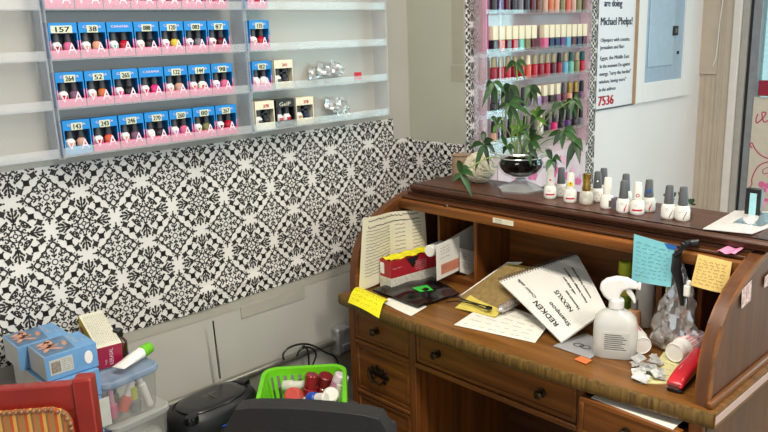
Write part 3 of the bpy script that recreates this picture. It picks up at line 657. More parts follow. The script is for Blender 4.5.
# paper sleeve on the top right
K=[W(703,229,z=DZ+.004),W(752,234,z=DZ+.004),W(800,213,z=DZ+.004),W(735,211,z=DZ+.006)]
t=tag(G().sheet(K,10,8,.002,lambda u,v:.004*math.sin(u*4)*math.sin(PI*v)+.0015).build('paper_sleeve',mat('sleeve','d9d2cf',.3,.03,coat=.3),origin=W(750,224,z=DZ)),'white glossy paper sleeve lying on the right end of the desk top','packet')
g=G(); c=K[0]*.3+K[1]*.3+K[2]*.2+K[3]*.2; uu=(K[1]-K[0]).normalized(); vv=(K[3]-K[0]).normalized(); nn=uu.cross(vv)
g.sheet([K[0].lerp(K[1],.35).lerp(K[3].lerp(K[2],.35),.3)+nn*.0045,K[0].lerp(K[1],.9).lerp(K[3].lerp(K[2],.9),.3)+nn*.0045,K[0].lerp(K[1],.9).lerp(K[3].lerp(K[2],.9),.85)+nn*.0045,K[0].lerp(K[1],.35).lerp(K[3].lerp(K[2],.35),.85)+nn*.0045],8,6,.0006,lambda u,v:.002*math.sin(u*7+v*5))
g.build('clear_window',clear('window_film','b8ccd3',.5,.1,.45,'a4bac4'),t)
g=G(); scrawl(g,K[0].lerp(K[3],.25)+uu*.02+nn*.006,uu,vv,.05,.006,.0008); g.build('printed_text',inkg,t,smooth=0)
# black and cyan case
p=W(752,213,z=DZ); 
t=thing('small_case','black framed case with pale cyan front behind the white sleeve','case',(p.x,.505,DZ))
p0=W(746,212,y=.505); p1=W(760,212,y=.505)
G().box(p0.x-.002,p1.x+.002,.497,.513,DZ,DZ+.078).build('case_body',black,t,bevel=.002); G().box(p0.x+.010,p1.x-.008,.4955,.497,DZ+.006,DZ+.066).build('cyan_panel',mat('cyan_panel','9fd2d8',.3,.15,30),t)
# green sprig behind bottles
leafM=mat('leaf_green','2f5426',.45,.25,40); leafD=mat('leaf_dark','1f3a1c',.45,.25,40); leafY=mat('leaf_lime','547a2a',.45,.2,40); stemM=mat('stem_green','7f9c4a',.5)
def leaf(g,a,b,w,droop=.012,nrm=None,mi=0,n=7):
    a,b=V(a),V(b); t=(b-a); L=t.length; t.normalize(); s_=t.cross(nrm or (CAM-a).normalized()).normalized(); up_=s_.cross(t)
    vs=[]
    for i in range(n+1):
        u=i/n; ww=w*math.sin(PI*min(1,u**.8))**.9*(1-.15*u) if 0<i<n else .0004
        c=a+t*L*u+V((0,0,1))*droop*math.sin(PI*u); vs+=[c-s_*ww+up_*ww*.35,c,c+s_*ww+up_*ww*.35]
    fs=[]
    for i in range(n):
        q=3*i; fs+=[(q,q+1,q+4,q+3),(q+1,q+2,q+5,q+4)]
    g.add(vs,fs,mi)
g=G(); rnd=random.Random(2)
for k in range(16):
    a=W(lerp(664,694,rnd.random()),lerp(196,206,rnd.random()),y=.50); a.z=max(a.z,DZ+.004); leaf(g,a,a+V((rnd.uniform(-.02,.02),rnd.uniform(-.01,.01),rnd.uniform(0,.02))),.005,.003)
tag(g.build('artificial_sprig',leafD,origin=W(680,206,z=DZ)),'small dark green sprig behind the grey-capped bottles','plant')
# white yarn ball + tan ball
def yarn(c,r,m,label):
    g=G().sphere(c,r*.96); rnd=random.Random(1)
    for k in range(26):
        ax=V((rnd.uniform(-1,1),rnd.uniform(-1,1),rnd.uniform(-1,1))).normalized() if k>12 else (V((.4,.1,.8))+V((rnd.uniform(-.3,.3),rnd.uniform(-.3,.3),rnd.uniform(-.3,.3)))).normalized()
        a=ax.cross(V((0,.3,1))).normalized(); b=ax.cross(a); off=rnd.uniform(-.6,.6)*r; rr=math.sqrt(r*r-off*off)
        g.tube([V(c)+ax*off+(a*math.cos(2*PI*i/22)+b*math.sin(2*PI*i/22))*rr for i in range(22)],.0026,5,closed=True)
    return tag(g.build('yarn_ball',m,origin=(c[0],c[1],c[2]-r)),label,'yarn ball')
c=W(479.5,172,y=.462); yarn((c.x,c.y,DZ+.050),.052,mat('yarn_white','d5cbb2',.8,.08,60),'round off-white ball of yarn beside the glass plant bowl')
c=W(465,163,y=.50); tag(G().lathe([(.012,0),(.03,.008),(.034,.05),(.03,.078),(.034,.084)],(c.x,.478,DZ),14).build('fabric_pouch',mat('tan_cloth','9a8068',.8,.1,50,bump=.5),origin=(c.x,.478,DZ)),'small tan cloth pouch behind the white yarn ball','pouch')
# ------------------------------------------------------------------ plant in footed glass bowl
vc=V((.405,.435,DZ))
plant=thing('potted_plant','leafy green plant growing in a footed cut-glass bowl on the desk top','plant',vc)
g=G(); g.mi=1
g.lathe([(.030,0),(.074,0),(.076,.006),(.060,.014),(.034,.024),(.020,.032),(.018,.038)],vc,6,ph=.3); g.mi=0
g.lathe([(.018,.036),(.030,.040),(.055,.052),(.071,.070),(.074,.088),(.066,.100),(.068,.112),(.094,.124),(.098,.127),(.096,.130),(.066,.117),(.063,.104),(.070,.088),(.066,.072),(.052,.057),(.028,.046),(.0001,.044)],vc,28)
g.mi=1; g.tube([vc+V((.096*math.cos(2*PI*i/32),.096*math.sin(2*PI*i/32),.127)) for i in range(32)],.0028,6,closed=True); g.tube([vc+V((.070*math.cos(2*PI*i/32),.070*math.sin(2*PI*i/32),.108)) for i in range(32)],.0022,6,closed=True)
for a in (0,PI): 
    u=V((math.cos(a+.65),math.sin(a+.65),0)); g.tube([vc+u*.066+V((0,0,.108)),vc+u*.092+V((0,0,.112)),vc+u*.098+V((0,0,.095)),vc+u*.088+V((0,0,.078)),vc+u*.070+V((0,0,.074))],.004,8)
g.build('glass_bowl',[glass,clear('cut_glass','f4f6f6',.7,.06,.34,'ffffff')],plant,smooth=30)
G().lathe([(.0001,.0455),(.028,.0475),(.052,.0585),(.065,.0735),(.0685,.087),(.063,.100),(.045,.106),(.0001,.108)],vc,20).build('soil',mat('soil','0d0907',1,.7,120,bump=.8,spec=0),plant)
rnd=random.Random(11)
def at(px,py,dy=0): return W(px,py,y=vc.y+dy)
tops=[]
def stem(pts,r=.0018): 
    P_=[V(p) for p in pts]; out=[]
    for i in range(len(P_)-1):
        p0=P_[max(i-1,0)];p1=P_[i];p2=P_[i+1];p3=P_[min(i+2,len(P_)-1)]
        for k in range(5):
            q=k/5; out.append(.5*((2*p1)+(-p0+p2)*q+(2*p0-5*p1+4*p2-p3)*q*q+(-p0+3*p1-3*p2+p3)*q**3))
    out.append(P_[-1]); G().tube(out,r,6).build('stem',stemM,plant)
root=vc+V((0,0,.100))
clusters=[ # hub px, depth offset, leaf tips px, material, width
((493,82),-.02,[(482,108),(486,88),(497,108),(506,95),(489,97)],0,.0085),
((511,85),-.03,[(500,100),(505,110),(512,108),(521,106),(502,90)],1,.0085),
((531,85),.0,[(524,103),(531,104),(538,106),(542,96)],1,.009),
((509,103),-.07,[(497,110),(505,118),(510.5,125),(521,127),(532,117),(526,104)],0,.008),
((516,62),-.02,[(505,74),(507,66),(525,80),(528,68),(516,78)],0,.0075),
((560,102),-.0,[(551,112),(554,118),(563,120),(569,114)],1,.0085),
((573,99),-.02,[(566,108),(571,117),(577,120),(583,112),(579,102)],0,.009),
((563,131),-.05,[(548,137),(553,146),(562,150),(575,146),(583,152),(577,135)],1,.009),
((575,140),-.06,[(566,170),(571,160),(580,165),(583,150)],1,.010),
((484,144),-.06,[(483,131),(475,172),(489,166),(496,156),(494,140),(470,150)],1,.0095),
((461,174),-.175,[(453,182),(458,160),(472,197),(466,190),(475,178),(470,168)],0,.0095),
((519,131),-.06,[(509,126),(511,140),(520,145),(530,140),(531,127),(522,120)],2,.0075),
((530,141),-.04,[(523,150),(531,157),(541,150),(544,138),(537,130)],0,.0085),
((537,118),-.05,[(529,112),(530,124),(546,110),(547,126),(540,106)],2,.007),
((507,146),-.05,[(500,136),(503,155),(512,158),(516,150)],0,.008),
((528,153),-.06,[(520,158),(531,166),(538,160)],1,.010),
((552,160),-.06,[(545,150),(546,172),(556,172),(562,163)],1,.009),
((497,125),-.04,[(490,118),(493,135),(503,118),(504,132)],2,.007),
]
base=root
for (h,dy,tips,mi,w) in clusters:
    H=at(h[0],h[1],dy); mid=base.lerp(H,.5)+V((0,0,.03)); stem([base+V((rnd.uniform(-.02,.02),rnd.uniform(-.02,.02),-.02)),mid,H])
    for (tx,ty) in tips:
        T=at(tx,ty,dy-rnd.uniform(-.02,.04)); g=G(); leaf(g,H,T,w*rnd.uniform(.9,1.15),rnd.uniform(.004,.014)); g.build('leaf',[leafM,leafD,leafY][mi] if rnd.random()<.8 else leafM,plant,smooth=60)
for px in (505,512,540): stem([base,at(px,140,-.02),at(px+rnd.uniform(-8,8),95,0)],.0013)
# ------------------------------------------------------------------ things in and on the desk
def box3(name,c,u,L,Wd,H,m,label,cat,tilt=None,bev=.001,parts=None):
    "box resting at c (near corner) running L along u and Wd along v (u rotated +90)"
    u=V(u).normalized(); v=V((-u.y,u.x,0)); c=V(c)
    T=Matrix((( u.x,v.x,0,c.x),(u.y,v.y,0,c.y),(0,0,1,c.z),(0,0,0,1)))
    if tilt: T=T@tilt
    return T
u=V((.1,.995,0)); F=W(391.5,291,z=WZ+.001)
T=box3('',F,u,0,0,0,None,'','')
t=thing('paper_box','white speckled paper-wrapped box under the red tea box','box',F)
G().box(-.002,.205,-.002,.060,0,.041,T=T).build('carton',mat('speckled_white','cbc6b8',.7,.25,160),t,bevel=.001)
t=thing('tea_box','red carton topped with crumpled yellow paper, on the white box in the desk','box',F+V((0,0,.041)))
T2=T@Matrix.Translation((0,0,.0415))
G().box(0,.205,0,.058,0,.058,T=T2).build('carton',mat('tea_red','a3202a',.4,.12,50),t,bevel=.001)
g=G(); g.add([T2@V(p) for p in ((.065,-.0008,.058),(.125,-.0008,.058),(.095,-.0008,.018))],[(0,1,2)]); g.build('dark_triangle',blkC,t,smooth=0)
g=G(); g.box(-.0008,0,.036,.056,.010,.048,T=T2); g.build('white_panel',whiteL,t)
g=G(); 
for k in range(6): scrawl(g,T2@V((.105,-.0005,.008+k*.006)),u,(0,0,1),.05,.003,.0006,.0006)
scrawl(g,T2@V((.008,-.0005,.03)),u,(0,0,1),.04,.006,.0008,.0006); g.build('printed_text',pinkT,t,smooth=0)
A=[T2@V(p) for p in ((.004,.002,.0595),(.190,.002,.0595),(.190,.055,.0595),(.004,.055,.0595))]
rnd=random.Random(4)
o=tag(G().sheet(A,14,10,.001,lambda a,b:.003+.003*math.sin(a*21+b*9)+.002*math.sin(b*31)).build('yellow_paper',mat('yellow_paper','e8dc1e',.6,.12,60,bump=.5),origin=A[0]),'crinkled bright yellow paper lying on the red carton','paper')
# leaning letter
P0,P1,P2,P3=V((.032,.052,.762)),V((.074,.345,.800)),W(424,209,y=.345),W(363,218,y=.056)
L=tag(G().sheet([P0,P1,P2,P3],16,8,.0008,lambda a,b:.006*math.sin(a*9)-.010*math.sin(PI*a)*b).build('letter_sheet',cream,origin=P0),'creased cream letter standing upright at the left side of the desk gallery','paper')
g=G(); uu=(P1-P0).normalized(); vv=(P3-P0).normalized()
def onsheet(P,a,b,ff,e=.0012):
    nn=(P[1]-P[0]).cross(P[3]-P[0]).normalized(); return P[0]*(1-a)*(1-b)+P[1]*a*(1-b)+P[2]*a*b+P[3]*(1-a)*b+nn*(ff(a,b)+e)
fL=lambda a,b:.006*math.sin(a*9)-.010*math.sin(PI*a)*b
nn=uu.cross(vv).normalized()
for (a0,a1,b0,b1,rows_) in ((.06,.47,.18,.80,15),(.54,.72,.2,.86,11),(.78,.95,.2,.86,12),(.08,.9,.86,.95,2)):
    for k in range(rows_):
        b=lerp(b0,b1,k/(rows_-1)); pts=[]; aa=a0
        m_=int((a1-a0)*60)
        for i in range(m_+1):
            a=lerp(a0,a1*(.9+.1*rnd.random()) if i==m_ else a1,i/m_); pts.append(onsheet([P0,P1,P2,P3],a,b+.008*rnd.uniform(-1,1)*(2 if rows_==2 else 1),fL))
        for i in range(0,len(pts)-4,4): ribbon(g,pts[i:i+5],.0017 if rows_!=2 else .003,nn)
g.build('printed_text',inkg,L,smooth=0)
# bottle with white cap lying behind red box
a=W(427,250,y=.24); d=V((-.12,.95,-.05)).normalized()
t=thing('lotion_bottle','clear lying bottle with white screw cap behind the red carton','bottle',(a.x,a.y,.79))
R=d.to_track_quat('Z','Y').to_matrix().to_4x4(); T=Matrix.Translation(V((a.x+.01,a.y,a.z-.002)))@R
G().lathe([(.018,0),(.020,.002),(.020,.022),(.019,.024)],T=T,n=24).build('cap',white,t); G().lathe([(.014,.024),(.022,.034),(.022,.085),(.020,.09)],T=T,n=20).build('body',clear('bottle_grey','c9ccd2',.3,.15,.35,'a4a7b0'),t)
# upright envelopes in second cubby, standing along Y
xe=.229
def upright(x,pp,label,m=paper,th=.0012,name='envelope'):
    P=[W(a,b,x=x) for a,b in pp]; o=tag(G().sheet(P,4,4,th).build(name,m,origin=P[0]),label,'envelope'); return o,P
e1,PP=upright(.222,((437,281),(459.5,270),(459.5,236),(436,245)),'white envelope with an orange patch standing in the desk cubby')
g=G(); uu=(PP[1]-PP[0]).normalized(); vv=V((0,0,1)); q=lambda a,b:PP[0].lerp(PP[1],a).lerp(PP[3].lerp(PP[2],a),b)+V((.0012,0,0))
g.add([q(.18,.12),q(.98,.10),q(.98,.38),q(.18,.40)],[(0,1,2,3)]); g.build('orange_patch',mat('orange_patch','d08468',.5),e1,smooth=0)
g=G(); 
for b in (.84,.76,.68,.56): scrawl(g,q(.15,b),uu,vv,.05,.004,.0009,.0003)
for b in (.3,.24): scrawl(g,q(.25,b),uu,vv,.03,.004,.0008,.0009)
g.build('printed_text',inkg,e1,smooth=0)
upright(.212,((437,262),(478,262),(478,222),(437,246)),'long grey-white envelope behind the orange patch envelope',mat('envelope_grey','b9b5a8',.7,.04))
e2,PP=upright(.234,((460,272),(475,277),(476,252),(460,248)),'small white printed card standing deep in the second cubby')
g=G(); q=lambda a,b:PP[0].lerp(PP[1],a).lerp(PP[3].lerp(PP[2],a),b)+V((.001,-.0005,0)); uu=(PP[1]-PP[0]).normalized()
for b in (.8,.7,.6,.42,.32,.22): scrawl(g,q(.15,b),uu,vv,.04,.005,.001,.0008)
g.build('printed_text',ink,e2,smooth=0)
# grey packet leaning in the first cubby
K=[W(425,262,y=.40),W(438,262,y=.40),W(438,214,y=.44),W(425,214,y=.44)]
K=[V((.062,.40,.783)),V((.135,.40,.783)),V((.135,.45,.985)),V((.062,.45,.985))]
tag(G().sheet(K,6,6,.004,lambda a,b:.003*math.sin(a*7+b*4)).build('grey_packet',mat('grey_film','77767a',.35,.2,30),origin=K[0]),'grey plastic packet in the left cubby behind the letter','packet')
# black plastic bag + green tag, white paper under
K=[W(373,291,z=WZ+.006),W(418,308,z=WZ+.006),W(459,294,z=WZ+.006),W(428,276,z=WZ+.006)]
fb=lambda a,b:.006+.007*math.sin(PI*a)*math.sin(PI*b)+.004*math.sin(a*13+b*5)*math.sin(b*9)
bag=tag(G().sheet(K,18,14,.006,fb).build('black_pouch',mat('black_film','0f0e10',.22,.2,20),origin=K[0]),'shiny black plastic pouch lying at the left front of the desk','pouch')
K2=[onsheet(K,a,b,fb,.003) for a,b in ((.42,.42),(.66,.38),(.72,.62),(.5,.66))]
o=tag(G().sheet(K2,4,4,.0008).build('green_sticky_note',mat('green_note','37c943',.6),origin=K2[0]),'small bright green sticky note on the black pouch','sticky note')
g=G(); uu=(K2[1]-K2[0]).normalized(); vv=(K2[3]-K2[0]).normalized(); scrawl(g,K2[0].lerp(K2[3],.3)+uu*.008,uu,vv,.04,.008,.0009,.001); scrawl(g,K2[0].lerp(K2[3],.6)+uu*.012,uu,vv,.03,.006,.0009,.001); g.build('handwriting',ink,o,smooth=0)
K=[W(383,303,z=WZ+.001),W(411,316.5,z=WZ+.001),W(427,307,z=WZ+.001),W(395,292,z=WZ+.001)]
tag(G().sheet(K,4,4,.0006,lambda a,b:.001+.0008*math.sin(a*8)).build('paper_sheet',paper,origin=K[0]),'white paper peeking out from under the black pouch','paper')
# yellow note at left front, draped over the edge
def drape(pp,m,label,name,curl=.004,lines=5,im=None,cat='sticky note',fold=0):
    f=lambda a,b:curl*math.sin(PI*a)*(1-b)+curl*.6*(1-b)**2+fold*math.sin(PI*b)
    o=tag(G().sheet(pp,10,10,.0006,f).build(name,m,origin=pp[0]),label,cat)
    g=G(); uu=(V(pp[1])-V(pp[0])); vv=(V(pp[3])-V(pp[0])); nn=uu.cross(vv).normalized(); rnd=random.Random(len(label))
    for k in range(lines):
        b=lerp(.84,.14,k/max(1,lines-1)); a=.08
        while a<.88:
            wl=min(.9-a,rnd.uniform(.08,.2)); n_=max(4,int(wl*50)); pts=[onsheet([V(p) for p in pp],a+wl*i/n_,b+rnd.uniform(-.45,.45)*.62/lines*(1 if i%2 else .5),f,.0009) for i in range(n_)]
            ribbon(g,pts,.0009,nn); a+=wl+.035
    g.build('handwriting',im or ink,o,smooth=0)
    return o
noteY=mat('note_yellow','efe51d',.6,.04); 
drape([W(348,303,y=-.030),W(379,319,y=-.044),W(389,300,z=.7665),W(361,287.5,z=.7665)],noteY,'bright yellow sticky note hanging over the left front corner of the desk','sticky_note',.004,5,fold=.022)
# notes on rail
nb=drape([W(632,280,y=.247),W(671,287,y=.247),W(675,246,y=.252),W(634,234,y=.252)],mat('note_cyan','7fc6cf',.6,.04),'light blue sticky note hanging from the roll-top rail','sticky_note',.004,9,mat('ink_blue','2d5a70',.6))
K=[W(664,243,y=.2505),W(677,246,y=.2505),W(677,250,y=.2505),W(668,249,y=.2505)]
tag(G().sheet([K[3],K[2],K[1],K[0]],4,2,.0004).build('blue_tape',mat('blue_tape','2b68b3',.5),origin=K[0]),'small blue tape holding the light blue note','tape')
drape([W(691,285,y=.244),W(727,294,y=.244),W(732,262,y=.250),W(698,254,y=.250)],mat('note_orange','edcd7d',.6,.05),'pale orange sticky note hanging from the rail right of the blue one','sticky_note',.004,8,mat('ink_ochre','8a5c22',.6))
K=[V((1.105,.262,1.0515)),V((1.150,.256,1.053)),V((1.155,.295,1.060)),V((1.115,.315,1.058))]
tag(G().sheet(K,6,4,.0006,lambda a,b:.002+.003*math.sin(a*9)).build('pink_sticky_note',mat('note_pink','e58fb4',.6),origin=K[0]),'curled pink sticky note lying on the rail at the right','sticky note')
# stickers on outer right side
for pp,lb in ((((742,290),(752,280),(751,300),(741.5,309)),'torn pastel price sticker on the outer right side of the desk'),(((765,277),(775,268),(775,282),(764,288)),'second torn pastel sticker on the desk side, at the photo right edge')):
    K=[W(a,b,x=1.2012) for a,b in (pp[3],pp[2],pp[1],pp[0])]
    tag(G().sheet(K,4,4,.0006).build('price_sticker',mat('pastel_sticker_'+str(pp[0][0]),'c9a9a0',.6,.5,110),origin=K[0]),lb,'sticker')
# papers under envelopes
def page(pp,z,label,m=paper,name='paper_sheet',ff=None,lines=8,cat='paper',th=.0008,im=None,w=.001,rev=False):
    K=[W(a,b,z=zz) for (a,b),zz in zip(pp,z if isinstance(z,(list,tuple)) else [z]*4)]
    f=ff or (lambda a,b:.001)
    o=tag(G().sheet(K,10,10,th,f).build(name,m,origin=K[0]),label,cat); nn=(K[1]-K[0]).cross(K[3]-K[0]).normalized(); g=G(); rnd=random.Random(len(label)*3)
    for k in range(lines):
        b=lerp(.88,.10,k/max(1,lines-1)); a=.08
        while a<.9:
            wl=min(.93-a,rnd.uniform(.06,.2)); n_=max(4,int(wl*40)); pts=[onsheet(K,a+wl*i/n_,b+rnd.uniform(-.014,.014)*(1 if i%2 else .5),f,.0008) for i in range(n_)]
            ribbon(g,pts,w,nn); a+=wl+.03
    if lines: g.build('handwriting',im or inkg,o,smooth=0)
    return o,K
page(((454,325),(535,343),(551,322),(492,300)),(WZ+.0015,WZ+.0015,WZ+.012,WZ+.012),'white handwritten sheet at the desk front below the brown mailer',lines=6,cat='paper',w=.0013)
page(((459,296),(484,288),(523,262),(507,262)),(WZ+.002,WZ+.02,WZ+.10,WZ+.09),'white paper sheet under the brown mailer, its edge showing',lines=0)
page(((455,308),(495,317),(540,268),(508,264)),(WZ+.004,WZ+.012,WZ+.10,WZ+.095),'yellow paper file under the brown mailer',mat('file_yellow','d8c45a',.7,.05),'paper_folder',lines=0,cat='folder',th=.003)
o,K=page(((458,299),(500,312),(541,272),(505,266)),(WZ+.012,WZ+.018,WZ+.112,WZ+.105),'brown padded mailer lying on the papers left of the notebook',mat('kraft','8f7647',.6,.2,70,bump=.4),'padded_mailer',lambda a,b:.004+.004*math.sin(PI*a)*math.sin(PI*b),lines=0,cat='envelope',th=.004)
# dark cables on mailer + straw bag
g=G(); g.tube([W(449,298,z=.775),W(458,297,z=.782),W(468,301,z=.785),W(478,304,z=.789),W(489,307,z=.792)],.0022,6); g.tube([W(446,302,z=.77),W(458,301,z=.78),W(474,304,z=.786),W(487,309,z=.789)],.002,6)
g.box(-.008,.008,-.006,.006,-.004,.004,T=Matrix.Translation(W(489,308,z=.79)))
tag(g.build('cable',capBk,origin=W(470,302,z=.77)),'thin black earphone cable lying over the brown mailer','cable')
c0,c1=W(499,310,z=.79),W(524,297,z=.80); 
t=thing('candy_tube','clear tube of tiny red and orange beads at the mailer edge','tube',c0)
g=G().tube([c0,c0.lerp(c1,.1),c0.lerp(c1,.5),c0.lerp(c1,.9),c1],[.006,.013,.014,.013,.008],12); g.build('clear_tube',bagM,t)
g=G(); rnd=random.Random(8)
for k in range(130):
    q=c0.lerp(c1,rnd.uniform(.06,.95)); a=rnd.uniform(0,2*PI); r=.0095*math.sqrt(rnd.random()); d=(c1-c0).normalized(); s1=d.cross(V((0,0,1))).normalized(); s2=s1.cross(d)
    g.sphere(q+s1*r*math.cos(a)+s2*r*math.sin(a),.0028,5,mi=rnd.randrange(4))
o=g.build('beads',[mat('bead_red','c8442f',.4),mat('bead_orange','dd8a3d',.4),mat('bead_white','e3ddd2',.4),mat('bead_blue','6d7fae',.4)],t); o['kind']='stuff'
# notebook
TL,FR=W(499,281,z=.852),W(561,341,z=.772); TR=W(577,254,z=.915); RR=W(607,309,z=.832)
K=[TL,FR,RR,TR]   # a: down the page side, b: along the binding
fN=lambda a,b:.004*math.sin(PI*a)-.003*a*a
nbk=thing('spiral_notebook','open spiral notebook with handwritten list leaning on the pile in the desk','notebook',FR)
G().sheet(K,12,12,.006,fN).build('page_block',mat('notebook_page','e6e3da',.7,.02),nbk)
g=G(); nn=(K[1]-K[0]).cross(K[3]-K[0]).normalized()
for k in range(24):
    b=lerp(.04,.97,k/23); ribbon(g,[onsheet(K,a/10,b,fN,.0006) for a in range(11)],.0004,nn)
g.build('ruled_lines',mat('rule_blue','aeb4c0',.7),nbk,smooth=0)
g=G(); ex=(TR-TL).normalized(); ey=(FR-TL).normalized()
for k in range(30):
    c=TL.lerp(TR,lerp(.02,.98,k/29)); g.tube([c-ey*(.001+.0095*math.cos(t_))+nn*(.0085*math.sin(t_)-.001) for t_ in [2*PI*i/9 for i in range(9)]],.0012,5,closed=True)
g.build('spiral_binding',mat('binding_wire','6e6e70',.35,.1,metal=.7),nbk)
g=G()
def hw(s_,a,b,h,w,mi=0):
    # text runs back from the front of the page towards the binding-side (reader at the desk side)
    vs,fs=textmesh(s_); mx=max(p.x for p in vs); out=[]
    for p in vs:
        aa=a+w-(p.x/mx)*w; bb=b+h-(p.y/.7)*h
        out.append(onsheet(K,aa,bb,fN,.0012))
    g.add(out,fs,mi)
for dx in (0,.004): 
    hw('REDKEN',.46+dx,.10+dx,.075,.38); hw('Shampoo',.55+dx,.26+dx,.06,.36); hw('NEXXUS',.44+dx,.44+dx,.065,.34)
    hw('Humectress',.50+dx,.57+dx,.035,.30); hw('Color safe',.08+dx,.17+dx,.035,.34)
    hw('Matrix biolage conditioner',.16+dx,.74+dx,.03,.62); hw('moisture hydrate mask',.2+dx,.83+dx,.03,.55); hw('with deep care',.30+dx,.66+dx,.03,.30)
g.build('handwriting',ink,nbk,smooth=0)
# silver card with ring
o,K=page(((553,346),(590,359),(610,345),(585,333)),WZ+.0015,'grey printed card with a silver ring symbol left of the spray bottle',mat('card_grey','a2a2a4',.4,.06),'info_card',lines=0,cat='card',th=.001)
g=G(); c=K[0].lerp(K[2],.45)+V((0,0,.002)); 
for dx in (0,.02): 
    ribbon(g,[c+V((dx,0,0))+V((.014*math.cos(2*PI*i/20),.010*math.sin(2*PI*i/20),0)) for i in range(21)],.003,(0,0,1))
g.build('ring_print',mat('ring_print','3a3a40',.3),o,smooth=0)
K=[W(568,357,z=WZ+.0035),W(588,365,z=WZ+.0035),W(592,362,z=WZ+.0035),W(575,354,z=WZ+.0035)]
K=[W(574,359,z=WZ+.0035),W(586,364,z=WZ+.0035),W(592,360,z=WZ+.0035),W(581,356,z=WZ+.0035)]
tag(G().sheet(K,2,2,.0006).build('orange_slip',mat('orange_slip','e0793f',.6),origin=K[0]),'narrow orange slip beside the foot of the spray bottle','paper')
# spray bottle
sp=W(612,356,z=WZ); sp=V((sp.x,sp.y+.012,WZ))
t=thing('spray_bottle','translucent white spray bottle with white trigger head at the desk front','spray bottle',sp,rz=0)
n_=(V((CAM.x,CAM.y,0))-V((sp.x,sp.y,0))).normalized(); uR=V((-n_.y,n_.x,0))
TT=Matrix(((uR.x,-n_.x,0,sp.x),(uR.y,-n_.y,0,sp.y),(0,0,1,sp.z+.001),(0,0,0,1)))   # local x = to the right in view, y = away
Hs=1.0
g=G(); pr=[(.0,0),(.051,0),(.054,.003),(.055,.05),(.054,.085),(.051,.100),(.038,.116),(.018,.126),(.0145,.135),(.0145,.142),(.0,.142)]
vs=[];fs=[];N=28
for r,z in pr[1:-1]:
    for i in range(N):
        a=2*PI*i/N; e=.55; cx=math.copysign(abs(math.cos(a))**e,math.cos(a)); sy=math.copysign(abs(math.sin(a))**e,math.sin(a))
        k=.62 if r>.03 else lerp(1,.62,(r-.0145)/.0155 if r>.0145 else 0)
        if r<.02: cx,sy=math.cos(a),math.sin(a)
        vs.append(TT@V((r*cx,r*k*sy,z)))
k_=len(pr)-2
for j in range(k_-1):
    for i in range(N): fs.append((j*N+i,j*N+(i+1)%N,(j+1)*N+(i+1)%N,(j+1)*N+i))
fs.append(tuple(range(N))[::-1]); g.add(vs,fs); g.build('bottle',frost,t,smooth=50)
G().lathe([(.0175,.128),(.019,.130),(.019,.150),(.016,.154)],n=22,T=TT).build('collar',white,t)
hd=[(a_-.006,b_) for a_,b_ in [(-.014,.150),(-.026,.160),(-.036,.178),(-.034,.192),(-.020,.204),(.004,.211),(.030,.209),(.050,.199),(.056,.196),(.057,.183),(.036,.184),(.020,.178),(.014,.165),(.014,.150)]]
g=G().prism(hd,'Y',-.013,.013,T=TT); h=g.build('trigger_head',white,t,bevel=.005,seg=3)
G().box(.050,.057,-.008,.008,.181,.198,T=TT).build('nozzle',white,h,bevel=.002)
G().prism([(.022,.184),(.032,.183),(.044,.162),(.047,.146),(.042,.144),(.035,.157),(.022,.172)],'Y',-.006,.006,T=TT).build('trigger',white,h,bevel=.002)
lb=G().box(-.030,.034,-.0345,-.0325,.022,.074,T=TT).build('label_print',mat('spray_label','c4c4bb',.5),t)
g=G(); 
for k in range(8): g.box(-.026,.028-(k*37%5)*.003,-.0352,-.0345,.027+k*.0055,.0288+k*.0055,T=TT)
g.build('printed_text',inkg,lb)
# tall bottles behind
def bottle(name,px,py,y,prof,m,label,cap=None,capm=None,lab=None,labm=None,n=20,cat='bottle'):
    p=W(px,py,y=y); c=V((p.x,y,WZ)); t=thing(name,label,cat,c); b=G().lathe(prof,c,n).build('body',m,t)
    if cap: G().lathe(cap,c,n).build('cap',capm,t)
    if lab: G().lathe([(r,z) for r,z in lab],c,n).build('label',labm,t)
    return t
bottle('shampoo_bottle',624,300,.42,[(.024,0),(.026,.004),(.026,.105),(.018,.122),(.012,.13)],mat('bottle_yellow','dccb4c',.3,.1),'yellow shampoo bottle with lime cap behind the spray bottle',[(.019,.130),(.0195,.133),(.0190,.165),(.016,.168)],mat('lime_cap','b9c92e',.35),[(.0262,.02),(.0264,.021),(.0264,.07),(.0262,.071)],mat('label_green','8fae3c',.4,.4,60))
bottle('lotion_bottle',645,300,.39,[(.022,0),(.026,.004),(.026,.13),(.022,.15),(.012,.16)],mat('bottle_silver','e4e1d8',.3,.05),'tall pale lotion bottle behind the blue note',[(.013,.16),(.013,.19),(.010,.192)],white)
t=bottle('foundation_bottle',634,318,.325,[(.018,0),(.019,.003),(.019,.058),(.016,.066),(.008,.070)],mat('foundation','d49a6a',.25,.05,coat=.5),'small peach foundation bottle right of the spray bottle head',[(.0095,.070),(.010,.072),(.009,.096),(.006,.098)],mat('pump_grey','8f8d86',.4))
c=W(634,318,y=.325); nC=(V((CAM.x,CAM.y,0))-V((c.x,.325,0))).normalized(); uC=V((-nC.y,nC.x,0)); O=V((c.x,.325,WZ+.01))+nC*.0195
g=G(); g.add([O-uC*.006,O+uC*.006,O+uC*.006+V((0,0,.02)),O-uC*.006+V((0,0,.02))],[(0,1,2,3)]); g.build('label',blkC,t,smooth=0)
# small tan jar behind bag
bottle('glass_jar',659,312,.40,[(.016,0),(.018,.003),(.018,.055),(.014,.062),(.012,.07)],clear('jar_tan','cdbca4',.3,.1,.4,'a8895f'),'small tan glass jar between the pale bottle and the plastic bag')
